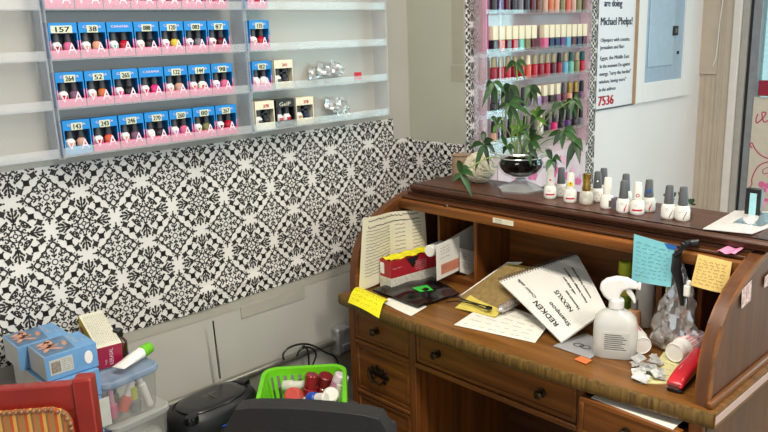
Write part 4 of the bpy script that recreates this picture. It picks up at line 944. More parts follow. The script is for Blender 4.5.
# lying white pill bottles
def pill(cap_c,far,label,labm,rz=None,r=.021,L=.085):
    a,b=V(cap_c),V(far); d=(b-a).normalized(); R=d.to_track_quat('Z','Y').to_matrix().to_4x4(); T=Matrix.Translation(a)@R
    t=thing('vitamin_bottle',label,'bottle',(a.x,a.y,WZ))
    G().lathe([(.0001,.002),(.016*r/.021,.002),(.018*r/.021,0),(.0195*r/.021,.003),(.0195*r/.021,.022),(.018*r/.021,.024)],n=28,T=T).build('cap',mat('pill_cap','f0ebe6',.35,.02),t)
    G().lathe([(.015*r/.021,.024),(.017*r/.021,.028),(r,.036),(r+.001,.040),(r+.001,L-.004),(r-.003,L)],n=26,T=T).build('body',white,t)
    l=G().lathe([(r+.0012,.042),(r+.0016,.043),(r+.0016,L-.010),(r+.0012,L-.009)],n=26,T=T).build('label',labm,t)
pinkLab=stripes('pink_label',[(0,'e9dedb'),(.35,'c9546b'),(.5,'e3c6c6'),(.75,'d98d99')],'Z',.008)
c=W(643,346,z=WZ+.026); c2=W(617,315,z=WZ+.026); pill(c,c+(c2-c).normalized()*.09,'white vitamin bottle lying with its cap toward the viewer beside the spray bottle',pinkLab,r=.025)
c=W(674,353,z=WZ+.028); c2=W(704,336,z=WZ+.028); pill(c,c+(c2-c).normalized()*.12,'white vitamin bottle with red label lying behind the red stapler',pinkLab,r=.027,L=.125)
c=W(660,333,z=WZ+.012); tag(G().lathe([(.0001,0),(.012,0),(.013,.002),(.013,.016),(.011,.018),(.0001,.018)],(c.x,c.y,WZ),16).build('bottle_cap',mat('red_cap','b3202c',.35),origin=(c.x,c.y,WZ)),'small red cap between the two white vitamin bottles','cap')
# note pad under stapler
page(((640,383),(668,384),(690,362),(664,352)),WZ+.001,'pale yellow note pad under the foil and the lying bottle',mat('pad_pale','dfd9a0',.7,.04),'note_pad',lines=5,cat='note pad',th=.003)
# foil / crumpled silver packet
g=G(); rnd=random.Random(21)
for k in range(16):
    c=W(rnd.uniform(634,662),rnd.uniform(356,378),z=WZ+.006+rnd.uniform(0,.012)); s_=rnd.uniform(.010,.022); a=rnd.uniform(0,PI)
    d1=V((math.cos(a),math.sin(a),rnd.uniform(-.3,.4)))*s_; d2=V((-math.sin(a),math.cos(a),rnd.uniform(-.3,.5)))*s_*.7
    K=[c-d1-d2,c+d1-d2,c+d1+d2,c-d1+d2]
    for q in K: q.z=max(q.z,WZ+.004)
    g.sheet(K,4,4,.0004,lambda u,v:rnd.uniform(-.001,.002))
tag(g.build('foil_wrapper',mat('foil','d8d8d6',.35,.2,50,metal=.55),origin=W(648,372,z=WZ),smooth=5),'crumpled silver foil wrapper at the desk front right of the spray bottle','foil')
c=W(657,373,z=WZ+.006); tag(G().tube([c-V((.014,.004,0)),c-V((.010,.003,0)),c+V((.012,.004,0)),c+V((.016,.005,0))],[.003,.006,.006,.004],10).build('pen_cap',capBk,origin=(c.x,c.y,WZ)),'short black pen cap on the pale yellow pad','pen cap')
# red stapler
a=W(674,391,z=WZ+.004); b=W(703,360,z=WZ+.004); d=(b-a); d.z=0; Ls=d.length; d.normalize(); s2=V((-d.y,d.x,0))
t=thing('stapler','red stapler at the front right of the worktop','stapler',a)
T=Matrix(((d.x,s2.x,0,a.x),(d.y,s2.y,0,a.y),(0,0,1,WZ+.001),(0,0,0,1)))
redS=mat('stapler_red','cc2431',.3,.05,coat=.4)
G().prism([(0,0),(Ls,0),(Ls,.010),(0,.008)],'Y',-.018,.018,T=T).build('base',capBk,t,bevel=.003)
G().prism([(-.004,.010),(.0,.024),(.02,.031),(.07,.038),(Ls-.03,.040),(Ls,.034),(Ls+.002,.012),(.02,.010)],'Y',-.019,.019,T=T).build('arm',redS,t,bevel=.007,seg=3)
g=G(); g.box(-.006,-.003,-.012,.012,.011,.014,T=T); g.box(-.005,-.002,-.012,.012,.018,.021,T=T); g.build('steel_tip',chrome,t)
g=G(); scrawl(g,T@V((.045,.004,.0375)),d,s2,.03,.006,.0008,.0015); g.build('brand_print',pinkT,t,smooth=0)
# black strap + plastic bag hanging
g=G(); pts=[W(690,243,y=.262),W(684,245,y=.24),W(677,256,y=.24),W(676,270,y=.245),W(680,285,y=.25),W(682,305,y=.26)]
for p in pts[:1]: p.z=max(p.z,1.056)
g.tube(pts,[.008,.010,.012,.013,.009,.005],12); g.tube([pts[0]+V((.020,.006,.003)),pts[0],pts[1]],[.009,.009,.009],10)
tag(g.build('black_holder',mat('holder_black','18181b',.35,.1),origin=pts[3]),'black curved tool handle hooked over the roll-top rail','tool')
g=G(); wc=W(687,290,y=.225); g.box(-.007,.007,-.005,.005,-.016,.012,T=Matrix.Translation(wc)); g.box(-.004,.004,-.004,.004,.012,.026,T=Matrix.Translation(wc)@Matrix.Rotation(.2,4,'Y')); tag(g.build('cord_plug',white,origin=wc,bevel=.002),'small white plug hanging in front of the plastic bag','plug')
rnd=random.Random(6); g=G(); prof=[(.004,.235),(.012,.215),(.028,.185),(.036,.15),(.044,.11),(.052,.07),(.060,.03),(.050,.006),(.02,.001)]
c=W(674,332,y=.285); c=V((c.x,.285,WZ+.003)); N=40; vs=[];fs=[]
M_=len(prof)*3
for j in range(M_):
    t_=j/(M_-1)*(len(prof)-1); i0=min(int(t_),len(prof)-2); f_=t_-i0; r=lerp(prof[i0][0],prof[i0+1][0],f_); z=lerp(prof[i0][1],prof[i0+1][1],f_)
    for i in range(N):
        a=2*PI*i/N; rr=r*(1+.16*math.sin(5*a+z*40)+.12*math.sin(9*a-z*70)+rnd.uniform(-.06,.06)); vs.append(c+V((rr*math.cos(a)*.95+(.235-z)*-.05+.01,rr*math.sin(a)*.6,z)))
for j in range(M_-1):
    for i in range(N): fs.append((j*N+i,j*N+(i+1)%N,(j+1)*N+(i+1)%N,(j+1)*N+i))
g.add(vs,fs); tag(g.build('plastic_bag',bagM,origin=c,smooth=28),'crinkled clear plastic bag hanging below the rail between the sticky notes','bag')
# paper sticking out of the right drawer
K=[W(602,389.5,y=.02),W(676,416,y=.0),V((1.14,.16,.712)),V((.93,.18,.712))]
K=[V((.935,.004,.7085)),V((1.145,-.004,.7065)),V((1.14,.20,.7115)),V((.94,.20,.7115))]
o=tag(G().sheet(K,6,6,.0015).build('folded_papers',paper,origin=K[0]),'folded printed paper sticking out of the open right drawer','paper')
# ------------------------------------------------------------------ conduit, box, cords on left wall
t=thing('outlet_box','galvanised steel outlet box with conduit on the left wall beside the desk','outlet',(XA,.135,.50))
G().box(XA,XA+.045,.095,.165,.455,.560).build('steel_box',mat('galvanised','b0b2b2',.35,.3,40,metal=.6),t,bevel=.01,seg=3)
G().tube([V((XA+.02,-2.2,.508)),V((XA+.02,.095,.512))],.0125,12).build('conduit',mat('conduit','9c9a92',.3,.1,metal=.75),t)
G().box(XA+.045,XA+.055,.110,.150,.47,.50).build('plug',mat('plug_grey','6f7070',.4),t,bevel=.004)
def smooth(P_,k=6):
    P_=[V(p) for p in P_]; out=[]
    for i in range(len(P_)-1):
        p0=P_[max(i-1,0)];p1=P_[i];p2=P_[i+1];p3=P_[min(i+2,len(P_)-1)]
        for j in range(k):
            q=j/k; out.append(.5*((2*p1)+(-p0+p2)*q+(2*p0-5*p1+4*p2-p3)*q*q+(-p0+3*p1-3*p2+p3)*q**3))
    return out+[P_[-1]]
def wl(px,py,d=.03): return W(px,py,x=XA+d)
g=G(); g.tube(smooth([wl(339,366,.06),wl(335,357,.05),wl(325,352,.05),wl(314,346,.05),wl(305,344,.045),wl(296,345,.045),wl(287,349,.045),wl(283,355,.045),wl(284,360,.05)]),.0035,8)
g.tube(smooth([wl(297,356,.05),wl(300,350,.06),wl(307,347,.06),wl(314,350,.06),wl(316,356,.06),wl(312,366,.06)]),.0033,8)
g.tube(smooth([wl(309,366,.05),wl(308,352,.05),wl(304,346,.05),wl(300,349,.05)]),.0033,8)
tag(g.build('power_cord',capBk,origin=wl(310,360)),'looped black power cord lying on the conduit left of the desk','cord')
# ------------------------------------------------------------------ low table under the clutter
TZ=.41
for (xa,xb,ya_,yb_,lb) in ((XA+.002,.185,-1.0,-.652,'low dark table under the clear containers and glove boxes'),(XA+.002,.28,-.648,-.03,'low dark table under the black radio and green basket')):
  t=thing('side_table',lb,'table',((xa+xb)/2,(ya_+yb_)/2,0))
  G().box(xa,xb,ya_,yb_,TZ-.03,TZ).build('tabletop',mat('table_top','4a4541',.5,.1),t,bevel=.003)
  for x in (xa+.03,xb-.03):
    for y in (ya_+.03,yb_-.03): G().box(x-.018,x+.018,y-.018,y+.018,0,TZ-.03).build('leg',capD,t)
# radio (boombox)
def rad():
    cx,cy=-.062,-.475
    t=thing('radio','black portable compact disc radio with raised antenna on the low table','radio',(cx,cy,TZ),rz=math.radians(0))
    T=Matrix.Translation((cx,cy,TZ))@Matrix.Rotation(math.radians(5),4,'Z')@Matrix.Diagonal((.80,.97,1.16,1))
    def oval(a,b,z,n=40,off=0): return [T@V((a*math.copysign(abs(math.cos(2*PI*i/n))**.8,math.cos(2*PI*i/n))+off,b*math.copysign(abs(math.sin(2*PI*i/n))**.8,math.sin(2*PI*i/n)),z)) for i in range(n)]
    def loft(rings,m,name,par,cap=True):
        g=G(); n=len(rings[0]); vs=[p for r in rings for p in r]; fs=[(j*n+i,j*n+(i+1)%n,(j+1)*n+(i+1)%n,(j+1)*n+i) for j in range(len(rings)-1) for i in range(n)]
        if cap: fs+=[tuple(range(n))[::-1],tuple((len(rings)-1)*n+i for i in range(n))]
        g.add(vs,fs); return g.build(name,m,par,smooth=40)
    loft([oval(.098,.140,.0),oval(.108,.150,.02),oval(.112,.156,.07),oval(.108,.152,.095),oval(.096,.142,.108),oval(.086,.128,.113),oval(.084,.126,.110)],mat('radio_black','141416',.42,.15),'body',t)
    lid=loft([oval(.080,.112,.108),oval(.082,.114,.114),oval(.078,.108,.117),oval(.06,.085,.119)],mat('radio_lid','1e1e21',.28,.1,coat=.4),'disc_lid',t)
    g=G(); write(g,'SYLVANIA',T@V((-.012,-.025,.1205)),T.to_3x3()@V((0,1,0)),T.to_3x3()@V((-1,0,0)),.006,.0003,width=.05); write(g,'COMPACT',T@V((.002,-.02,.1205)),T.to_3x3()@V((0,1,0)),T.to_3x3()@V((-1,0,0)),.004,.0003); g.build('printed_text',mat('print_silver','8a8a8c',.4),lid,smooth=0)
    for a,b in ((-.010,.142),(.075,-.115)): G().lathe([(.022,.100),(.023,.112),(.019,.119),(.010,.1195)],n=18,T=T@Matrix.Translation((a,b-.01*(b>0),0))).build('knob',mat('knob_gloss','0c0c0d',.2),t)
    G().tube([T@V((-.02,.0,.122)),T@V((.03,-.0,.120))],.0015,5).build('lid_highlight_line',chrome,t)  # thin chrome line modelled as a highlight across the disc lid
    g=G()
    for k in range(3): g.tube([T@V((.1135*math.cos(a)*1.0,.157*math.sin(a),.045+k*.012)) for a in [lerp(-.2,.75,i/10) for i in range(11)]],.0015,6)
    g.build('blue_trim',mat('trim_blue','1f5fd0',.3),t)
    rr=W(220,378,x=XA+.05); tp_=W(213,321,x=XA+.06)
    G().tube([rr,rr.lerp(tp_,.55)],.0034,8).build('antenna',chrome,t); G().tube([rr.lerp(tp_,.55),tp_],.0026,8).build('antenna_tip',mat('antenna_dark','3b3735',.35,metal=.6),t)
rad()
# basket
bc=V((.118,-.268,TZ)); brz=math.radians(49.5)
bs=thing('basket','lime green slatted plastic basket filled with assorted bottles','basket',bc)
TB=Matrix.Translation(bc)@Matrix.Rotation(brz,4,'Z'); limeM=mat('lime_plastic','6fce1c',.35,.06,coat=.2)
def rr_(a,b,r,z,n=7):
    out=[]
    for cx,cy,a0 in ((a-r,b-r,0),(-a+r,b-r,PI/2),(-a+r,-b+r,PI),(a-r,-b+r,1.5*PI)):
        for i in range(n): an=a0+PI/2*i/(n-1); out.append(V((cx+r*math.cos(an),cy+r*math.sin(an),z)))
    return out
A_,B_=.124,.160
g=G(); N=28
rings=[rr_(A_-.004,B_-.004,.04,.118),rr_(A_-.002,B_-.002,.042,.140),rr_(A_+.010,B_+.010,.05,.143),rr_(A_+.013,B_+.013,.05,.136),rr_(A_+.010,B_+.010,.05,.126),rr_(A_+.002,B_+.002,.044,.122),rr_(A_,B_,.04,.118)]
vs=[TB@p for r in rings for p in r]; g.add(vs,[(j*N+i,j*N+(i+1)%N,(j+1)*N+(i+1)%N,(j+1)*N+i) for j in range(len(rings)-1) for i in range(N)]); g.build('rim',limeM,bs)
g=G(); top=rr_(A_-.002,B_-.002,.04,.120,9); bot=rr_(A_-.022,B_-.022,.035,.018,9); n=len(top)
def per(ring,t_):
    L=[0]; 
    for i in range(len(ring)): L.append(L[-1]+(ring[(i+1)%len(ring)]-ring[i]).length)
    s_=t_*L[-1]
    for i in range(len(ring)):
        if L[i+1]>=s_: return ring[i].lerp(ring[(i+1)%len(ring)],(s_-L[i])/max(1e-9,L[i+1]-L[i]))
    return ring[0]
NS=44
for k in range(NS):
    a0,a1=k/NS,(k+.55)/NS; p=[per(top,a0),per(top,a1),per(bot,a1),per(bot,a0)]; K=[TB@q for q in p]; g.sheet([K[3],K[2],K[1],K[0]],1,1,.003)
g.build('slatted_wall',limeM,bs)
g=G(); rings=[rr_(A_-.024,B_-.024,.035,.0),rr_(A_-.020,B_-.020,.035,.022),rr_(A_-.024,B_-.024,.035,.022),rr_(A_-.028,B_-.028,.03,.004)]
g.add([TB@p for r in rings for p in r],[(j*N+i,j*N+(i+1)%N,(j+1)*N+(i+1)%N,(j+1)*N+i) for j in range(3) for i in range(N)]+[tuple(3*N+i for i in range(N)),tuple(range(N))[::-1]]); g.build('base',limeM,bs)
# bottles in basket
rnd=random.Random(14)
def lying(c,d,r,L,bm,cm,label,name='polish_jar',capr=.8,capL=.5):
    d=V(d).normalized(); R=d.to_track_quat('Z','Y').to_matrix().to_4x4(); T=Matrix.Translation(V(c))@R
    t=thing(name,label,'bottle',c,'bottles in the green basket')
    G().lathe([(r*.85,0),(r,.004),(r,L*(1-capL)-.006),(r*.7,L*(1-capL))],n=20,T=T).build('body',bm,t); G().lathe([(r*capr,L*(1-capL)),(r*capr,L-.003),(r*capr*.85,L)],n=18,T=T).build('cap',cm,t)
bp=lambda px,py,z=.475:W(px,py,z=z)
wht=mat('jar_white','ded7d0',.4,.05)
lying(bp(296,396,.50),(.6,-.7,.5),.026,.06,mat('jar_coral','c53a3a',.3,.15,40),mat('jar_coral2','cf5148',.35,.1),'coral red round jar at the left inside the green basket',capr=.95)
lying(bp(308,399,.47),(.1,.2,1),.024,.085,mat('jar_red','8c1524',.15,.1,coat=.6),mat('jar_red','8c1524',.15),'dark red glossy bottle standing left in the green basket',capr=.9)
lying(bp(322,393,.47),(.3,.1,1),.026,.070,mat('jar_red','8c1524',.15),mat('jar_wine','7a1420',.3),'dark red bottle standing in the middle of the green basket',capr=.95)
lying(bp(283,386,.50),(.8,.6,.1),.018,.075,wht,capW,'white bottle lying at the back left of the green basket')
lying(bp(309,399,.55),(.7,.2,.2),.020,.065,mat('jar_blue','1f46a8',.3,.1),wht,'blue bottle with white cap at the front of the green basket')
lying(bp(330,402,.49),(.5,-.3,.7),.026,.06,mat('jar_beige','cbb6ad',.4,.1,60),wht,'beige patterned jar at the front right of the green basket',capr=.95)
lying(bp(336,390,.50),(.2,.3,.8),.024,.055,mat('jar_pink','c58ba3',.4,.2,50),mat('jar_pinkw','dccad3',.6,.15,50),'pink and white fuzzy topped jar at the back right of the green basket',capr=1.0)
lying(bp(299,404,.47),(.7,.7,.2),.018,.07,wht,capW,'white bottle wedged between the coral and blue ones in the basket')
lying(bp(338,402,.47),(.1,.1,.9),.013,.06,mat('jar_cream','d8d6bd',.4),capW,'small cream bottle against the right wall of the basket')
# black chair back (foreground)
t=thing('office_chair','black chair with rounded backrest in the foreground before the desk','chair',(.66,-.62,0))
a,b=V((.540,-.772,0)),V((.835,-.560,0)); dx=(b-a).normalized(); nx=V((dx.y,-dx.x,0)); mid=(a+b)/2; hw_=(b-a).length/2
T=Matrix(((dx.x,nx.x,0,mid.x),(dx.y,nx.y,0,mid.y),(0,0,1,0),(0,0,0,1)))
n=12; outl=[]
for i in range(n+1): # top edge, slightly crowned
    s_=-1+2*i/n; outl.append((hw_*s_*1.0,.862-.012*s_*s_-.030*max(0,abs(s_)-.78)/.22*max(0,abs(s_)-.78)/.22*3*.6))
outl=[( -hw_*1.02,.80)]+outl+[(hw_*1.01,.80),(hw_*1.03,.60),(hw_*.9,.50),(-hw_*.9,.50),(-hw_*1.05,.60)]
G().prism(outl,'Y',-.022,.022,T=T).build('backrest',blackm,t,bevel=.012,seg=3)
G().box(-.03,.03,-.04,-.022,.38,.62,T=T).build('back_bracket',capD,t)
G().box(-.17,.17,-.37,-.03,.40,.46,T=T).build('seat',blackm,t,bevel=.02,seg=3)
G().lathe([(.03,.06),(.03,.40)],n=14,T=T@Matrix.Translation((0,-.22,0))).build('column',capD,t)
for k in range(5):
    an=2*PI*k/5; G().tube([T@V((0,-.22,.08)),T@V((.2*math.cos(an),-.22+.2*math.sin(an),.05))],[.022,.014],8).build('leg',capD,t)
    G().sphere(T@V((.2*math.cos(an),-.22+.2*math.sin(an),.026)),.025,10).build('caster',capBk,t)
# red chair, bottom left
t=thing('dining_chair','red painted wooden chair with striped upholstered back, at the lower left','chair',(.1,-1.02,0))
q1=W(93,377,z=.90); q0=W(0,384,z=.90); dx=(q1-q0); dx.z=0; dx.normalize(); nx=V((dx.y,-dx.x,0))
T=Matrix(((dx.x,nx.x,0,q1.x),(dx.y,nx.y,0,q1.y),(0,0,1,0),(0,0,0,1)))   # x along the rail ending at 0, +y towards the viewer
redW=mat('red_lacquer','8e1d12',.35,.18,9,coat=.3); Wc=.44
for x in (-.040,-Wc): G().box(x,x+.040,-.022,.018,0,.903,T=T).build('leg',redW,t,bevel=.004)
G().box(-Wc+.04,-.040,-.016,.012,.832,.892,T=T).build('top_rail',redW,t,bevel=.003)
G().box(-Wc+.04,-.040,-.012,.012,.42,.47,T=T).build('seat_rail',redW,t,bevel=.003); 
for x in (-.075,-Wc+.04): G().box(x,x+.035,-.010,.010,.47,.832,T=T).build('back_stile',redW,t)
# upholstered pad with stripes
stM=stripes('stripe_fabric',[(0,'9a7a45'),(.28,'c2532a'),(.5,'d8a04a'),(.72,'7d6a48'),(.86,'c86430')],'X',.030,rough=.9)
g=G(); prf=[]
x0,x1,z0,z1,r=-Wc+.045,-.050,.48,.845,.035
pad=[(x0,z0),(x1,z0),(x1,z1-r),(x1-r*.3,z1-r*.3),(x1-r,z1),(x0+r,z1),(x0+r*.3,z1-r*.3),(x0,z1-r)]
p=bpy.data.objects.new('pad',None)
me=G(); me.prism(pad,'Y',.0,.026); po=me.build('upholstered_pad',stM,None,bevel=.008,seg=3)
po.parent=t; rootT=Matrix.Translation(t.location); po.matrix_local=rootT.inverted()@T; bpy.data.objects.remove(p)
g=G()
def nails(P_):
    for (a,b),(c,d) in zip(P_[:-1],P_[1:]):
        L=math.hypot(c-a,d-b); k=max(1,int(L/.0115))
        for i in range(k): g.sphere(T@V((lerp(a,c,i/k),.027,lerp(b,d,i/k))),.0056,6)
nails([(x1,z0),(x1,z1-r),(x1-r*.3,z1-r*.3),(x1-r,z1),(x0+r,z1)])
g.build('nailhead_trim',mat('nail_copper','8f6244',.45,.2,metal=.2),t)['kind']='stuff'
G().box(-Wc+.02,-.02,.0,.40,.42,.46,T=T).build('seat',stM,t,bevel=.01)
for x in (-.040,-Wc): G().box(x,x+.036,.36,.396,0,.42,T=T).build('leg',redW,t)
# ------------------------------------------------------------------ containers and boxes at lower left
def tubbox(c,w,d,h,rz,label,lidm,yoff=0):
    t=thing('storage_container',label,'container',c); T=Matrix.Translation(c)@Matrix.Rotation(rz,4,'Z')
    def ring(a,b,r,z): return [T@p for p in rr_(a,b,r,z)]
    g=G(); rings=[ring(w/2-.010,d/2-.010,.02,.002),ring(w/2-.006,d/2-.006,.022,.01),ring(w/2,d/2,.025,h-.014)]; N=28
    g.add([p for r in rings for p in r],[(j*N+i,j*N+(i+1)%N,(j+1)*N+(i+1)%N,(j+1)*N+i) for j in range(2) for i in range(N)]+[tuple(range(N))[::-1]]); g.build('tub',tub,t)
    g=G(); rings=[ring(w/2+.004,d/2+.004,.028,h-.018),ring(w/2+.007,d/2+.007,.03,h-.012),ring(w/2+.006,d/2+.006,.03,h-.002),ring(w/2+.001,d/2+.001,.026,h),ring(w/2-.006,d/2-.006,.02,h-.003)]
    g.add([p for r in rings for p in r],[(j*N+i,j*N+(i+1)%N,(j+1)*N+(i+1)%N,(j+1)*N+i) for j in range(4) for i in range(N)]+[tuple(4*N+i for i in range(N))]); g.build('lid',lidm,t)
    return t,T
C1=V((.022,-.755,TZ+.25)); 
t1,T1=tubbox(V((.016,-.775,.65)),.135,.155,.12,.12,'clear plastic container with pale blue lid, topmost of the stack',tublid)
t2,T2_=tubbox(V((.020,-.765,.53)),.14,.165,.1195,.12,'clear plastic container with clear lid under the blue-lidded one',tublid2)
t3,T3_=tubbox(V((.035,-.750,TZ+.001)),.15,.175,.1185,.12,'clear plastic container at the bottom of the stack',tublid2)
def inbox(T,x,y,z,r,h,bm,cm,label,tilt=(0,0),caph=.5,name='nail_polish_bottle'):
    TT_=T@Matrix.Translation((x,y,z))@Matrix.Rotation(tilt[0],4,'X')@Matrix.Rotation(tilt[1],4,'Y')
    o=thing(name,label,'bottle',TT_.translation,'bottles inside the clear containers')
    G().lathe([(r*.9,0),(r,.003),(r,h*(1-caph)-.004),(r*.6,h*(1-caph))],n=16,T=TT_).build('body',bm,o); G().lathe([(r*.65,h*(1-caph)),(r*.6,h-.002),(r*.4,h)],n=14,T=TT_).build('cap',cm,o)
inbox(T1,.040,-.052,.014,.014,.075,pol('pink'),MATS['jar_pink'],'pink bottle at the left inside the blue-lidded container',(.0,0))
inbox(T1,.035,-.022,.016,.015,.080,pol('coral'),wht,'coral bottle leaning inside the blue-lidded container',(-.5,0))
inbox(T1,.040,.012,.006,.017,.065,mat('jar_steel','8d9093',.3,.1,metal=.4),mat('lime_label','b4b93a',.5),'grey jar with lime label in the middle of the blue-lidded container')
inbox(T1,.010,.034,.006,.013,.088,mat('clear_body','b9bdbd',.2),capBk,'black-capped bottle in the blue-lidded container')
inbox(T1,.045,.052,.006,.010,.095,whiteL,white,'tall white tube at the right in the blue-lidded container',(.25,0),.25)
inbox(T1,-.01,-.015,.006,.013,.085,mat('amber_body','6a6a5a',.2),capG,'grey bottle at the back of the blue-lidded container')
for k in range(6):
    TT_=T2_@Matrix.Translation((.030,-.035,.006+k*.009))@Matrix.Rotation(.12*(k%3-1),4,'X'); o=G().lathe([(.030,0),(.031,.002),(.031,.007),(.029,.008),(.001,.0078)],n=22,T=TT_).build('cotton_pad',mat('cotton','d3cdbd',.9,.05,80),origin=TT_.translation); tag(o,'round cream pad in a loose pile inside the second container','cotton pad','cream pads in the second container')
for k in range(4):
    TT_=T2_@Matrix.Translation((.035,.040,.006+k*.012)); o=G().lathe([(.022,0),(.024,.002),(.024,.009),(.022,.010)],n=20,T=TT_).build('jar_lid',tub,origin=TT_.translation); tag(o,'clear round jar lid stacked at the right inside the second container','jar lid','clear lids in the second container')
inbox(T3_,.05,.02,.006,.012,.07,whiteL,white,'white bottle inside the lowest container')
# tube with green cap on blue lid
a=W(118,368,z=.787); b=W(150,347,z=.792); 
t=thing('cream_tube','white squeeze tube with lime green cap lying on the blue lid','tube',a)
d=(b-a).normalized(); s_=d.cross(V((0,0,1))).normalized(); L=(b-a).length
g=G(); N=16; vs=[]
for u_,w_,h_ in ((0,.020,.001),(.1,.020,.004),(.4,.018,.012),(.70,.016,.0155),(.72,.014,.014)):
    for i in range(N): an=2*PI*i/N; vs.append(a+d*L*u_+s_*w_*math.cos(an)+V((0,0,1))*h_*math.sin(an))
g.add(vs,[(j*N+i,j*N+(i+1)%N,(j+1)*N+(i+1)%N,(j+1)*N+i) for j in range(4) for i in range(N)]+[tuple(range(N))[::-1],tuple(4*N+i for i in range(N))]); g.build('tube_body',white,t)
G().tube([a+d*L*.71,a+d*L*.73,a+d*L*.98,a+d*L],[.012,.0165,.0155,.012],18).build('cap',mat('cap_lime','6cb82a',.35),t)
# amber bottle
p=W(125,360,z=.77); tt=V((-.030,-.745,.7705))
t=thing('amber_bottle','small amber glass bottle with black cap behind the yellow and red box','bottle',tt)
G().lathe([(.019,0),(.021,.003),(.021,.048),(.012,.060),(.010,.064)],tt,20).build('body',mat('amber','3a2012',.12,.1,coat=.5),t); G().lathe([(.0125,.064),(.013,.066),(.013,.082),(.011,.084)],tt,18).build('cap',capBk,t)
# yellow / red carton tilted on lid
fb1=W(98.7,370.6,z=.772); fb2=W(123,364,z=.772)
dy=(fb2-fb1); dy.z=0; wd=dy.length; dy.normalize(); ddx=V((dy.y,-dy.x,0))  # ddx points to viewer (+x)
t=thing('medicine_carton','yellow and magenta carton with a printed white top leaning on the blue lid','box',fb1)
T=Matrix(((ddx.x,dy.x,0,fb1.x),(ddx.y,dy.y,0,fb1.y),(0,0,1,fb1.z+.001),(0,0,0,1)))@Matrix.Rotation(math.radians(13),4,'Y')
Lc,Hc=.175,.066
g=G(); g.box(-Lc,0,0,wd,0,Hc,T=T,mi=0); 
g.f=g.f[:]; 
# faces order: bottom, top, y0, y1, x0, x1
g.m=[0,1,2,2,0,3]
g.build('carton',[mat('box_white','d9d6c8',.6,.03),mat('box_top_print','ddd9c6',.6,.05),mat('box_yellow','f5c91e',.45,.05),mat('box_magenta','a31440',.4,.06)],t,bevel=.0008)
g=G(); R3=T.to_3x3()
for k in range(11): scrawl(g,T@V((-.012,.006+k*.005,Hc)),R3@V((-1,0,0)),R3@V((0,-1,0)),Lc-.03,.003,.0006,.0006 ) if 0 else scrawl(g,T@V((-Lc+.015,.006+k*.0052,Hc+.0006)),R3@V((1,0,0)),R3@V((0,1,0)),Lc-.03,.003,.0005,.0003)
g.build('printed_text',inkg,t,smooth=0)
g=G(); write(g,'KERASAL',T@V((.0006,wd*.62,.008)),R3@V((0,0,1)),R3@V((0,-1,0)),.010,.0004,width=.050); write(g,'foot',T@V((.0006,wd*.36,.012)),R3@V((0,0,1)),R3@V((0,-1,0)),.006,.0004); g.build('carton_lettering',pinkT,t,smooth=0)
g=G(); c=T@V((-.14,-.0008,.035)); g.add([c+R3@V((.020*math.cos(2*PI*i/16),0,.013*math.sin(2*PI*i/16))) for i in range(16)],[tuple(range(16))[::-1]]); g.build('red_emblem',MATS['box_magenta'],t,smooth=0)
# glove boxes
blueG=mat('glove_blue','6c9cca',.45,.06); whG=mat('glove_end','c3c4bd',.6,.05); 
handM=mat('hand_print','c58f76',.5,.25,60); dkG=mat('glove_dark','5a7590',.5,.3,40)
def glove(fl,L,Wd,H,label,rz,pics=True,logo=True):
    "fl: front-left-bottom corner; front face towards +x"
    t=thing('glove_box',label,'box',fl,'blue glove boxes'); T=Matrix.Translation(fl)@Matrix.Rotation(rz,4,'Z'); R3=T.to_3x3()
    g=G(); g.box(-L,0,0,Wd,0,H,T=T); g.m=[1,0,1,0,0,0]
    g.build('carton',[blueG,whG],t,bevel=.001)
    if pics:
        g=G(); g.add([T@V(p) for p in ((-L*.98,.004,H+.0006),(-L*.03,.004,H+.0006),(-L*.08,Wd*.62,H+.0006),(-L*.98,Wd*.68,H+.0006))],[(0,1,2,3)],1)
        rnd=random.Random(int(L*1000)); 
        for k in range(9):
            c=T@V((-L*rnd.uniform(.15,.85),Wd*rnd.uniform(.15,.55),H+.0012)); a0=rnd.uniform(0,PI); n=9
            g.add([c+R3@V((.018*math.cos(2*PI*i/n)*math.cos(a0)-.006*math.sin(2*PI*i/n)*math.sin(a0),.018*math.cos(2*PI*i/n)*math.sin(a0)+.006*math.sin(2*PI*i/n)*math.cos(a0),0)) for i in range(n)],[tuple(range(n))],0)
        g.build('printed_picture',[handM,dkG],t,smooth=0)
        g=G(); write(g,'GLOVES',T@V((-L*.9,Wd*.70,H)),R3@V((1,0,0)),R3@V((0,1,0)),.010,.0008,width=L*.55); write(g,'nitrile',T@V((-L*.5,Wd*.86,H)),R3@V((1,0,0)),R3@V((0,1,0)),.006,.0008); g.build('lettering',whG,t,smooth=0)
    if logo:
        g=G(); g.box(0,.0008,Wd*.08,Wd*.52,H*.2,H*.8,T=T); lb_=g.build('front_label',whG,t)
        g=G()
        for k in range(6): scrawl(g,T@V((.0008,Wd*.31,H*.27+k*H*.085)),R3@V((0,1,0)),R3@V((0,0,1)),Wd*.2,.004,.0009,.0004)
        g.box(.0008,.0014,Wd*.11,Wd*.28,H*.28,H*.72,T=T); g.build('label_print',[mat('label_grey','8d8377',.6,.4,160)],lb_)
        g=G(); c=T@V((.0008,Wd*.82,H*.5)); g.add([c+R3@V((0,.010*math.cos(2*PI*i/16),.017*math.sin(2*PI*i/16))) for i in range(16)],[tuple(range(16))]); g.build('oval_logo',whiteL,t,smooth=0)
    return t,T
fl=W(51.5,378.5,x=.085); flz=fl.z
glove(V((.070,-.967,.815)),.11,.125,.062,'blue glove box with grey square label, front one of the upper pair',.0)
glove(V((-.044,-.990,.815)),.11,.125,.062,'blue glove box, rear one of the upper pair against the wallpaper',.0,True,False)
glove(V((.082,-.976,.745)),.235,.128,.068,'blue and white glove box directly under the upper pair',.0,False,True)
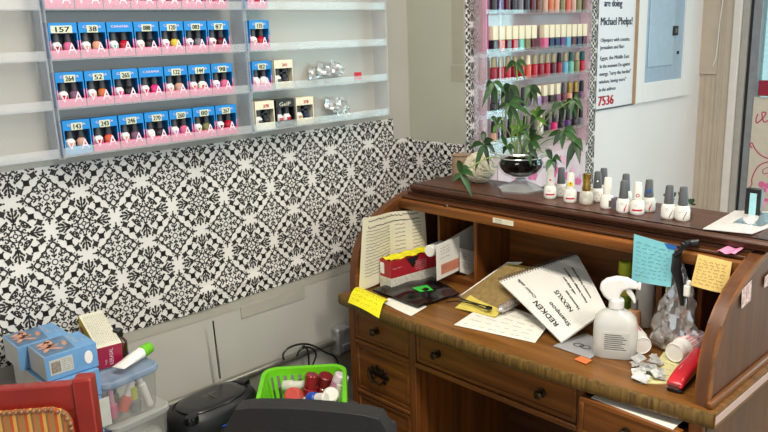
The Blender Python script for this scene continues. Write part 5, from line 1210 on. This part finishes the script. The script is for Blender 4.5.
t,T=glove(V((.085,-.980,.655)),.235,.128,.088,'pale glove box below the blue ones, mostly behind the red chair',.0,False,False)
G().box(.0855,.087,-.97,-.835,.66,.735).build('white_front',whG,t)
t,T=glove(V((.09,-.985,TZ+.001)),.235,.128,.242,'tall navy and white carton at the bottom of the box stack',.0,False,False)
G().box(.0905,.092,-.97,-.83,TZ+.15,TZ+.235).build('navy_band',mat('navy_print','1d2b52',.5),t)
# ------------------------------------------------------------------ lights
for i,(x,y) in enumerate(((1.0,-.6),(2.6,-.6),(1.5,1.3))):
    t=thing('ceiling_light',['fluorescent ceiling light above the desk corner','fluorescent ceiling light behind the camera','fluorescent ceiling light near the door'][i],'light',(x,y,2.7))
    G().box(x-.62,x+.62,y-.16,y+.16,2.64,2.70).build('housing',white,t)
    G().box(x-.58,x+.58,y-.13,y+.13,2.632,2.64).build('diffuser',mat('diffuser','fff3df',.5,.0,emit=3.0),t)
    l=bpy.data.lights.new('tube_light','AREA'); l.shape='RECTANGLE'; l.size=1.1; l.size_y=.26; l.energy=[22,34,8][i]; l.color=(1,.93,.82); lo=bpy.data.objects.new('tube_light',l); COL.objects.link(lo); lo.location=(x,y,2.625); lo.parent=None
    lo.rotation_euler=(0,0,0)
l=bpy.data.lights.new('window_daylight','AREA'); l.shape='RECTANGLE'; l.size=2.9; l.size_y=1.7; l.energy=60; l.color=(.84,.92,1); lo=bpy.data.objects.new('window_daylight',l); COL.objects.link(lo); lo.location=(2.9,YD+.3,1.4); lo.rotation_euler=(math.radians(-90),0,0)
w=bpy.data.worlds.new('world'); S.world=w; w.use_nodes=True; w.node_tree.nodes['Background'].inputs[0].default_value=(.86,.93,1,1); w.node_tree.nodes['Background'].inputs[1].default_value=.9
S.view_settings.view_transform='Standard'; S.view_settings.look='None'; S.view_settings.gamma=1; S.view_settings.use_curve_mapping=False; S.view_settings.exposure=.45
try: S.cycles.transparent_max_bounces=24; S.cycles.max_bounces=8; S.cycles.sample_clamp_indirect=4
except Exception: pass
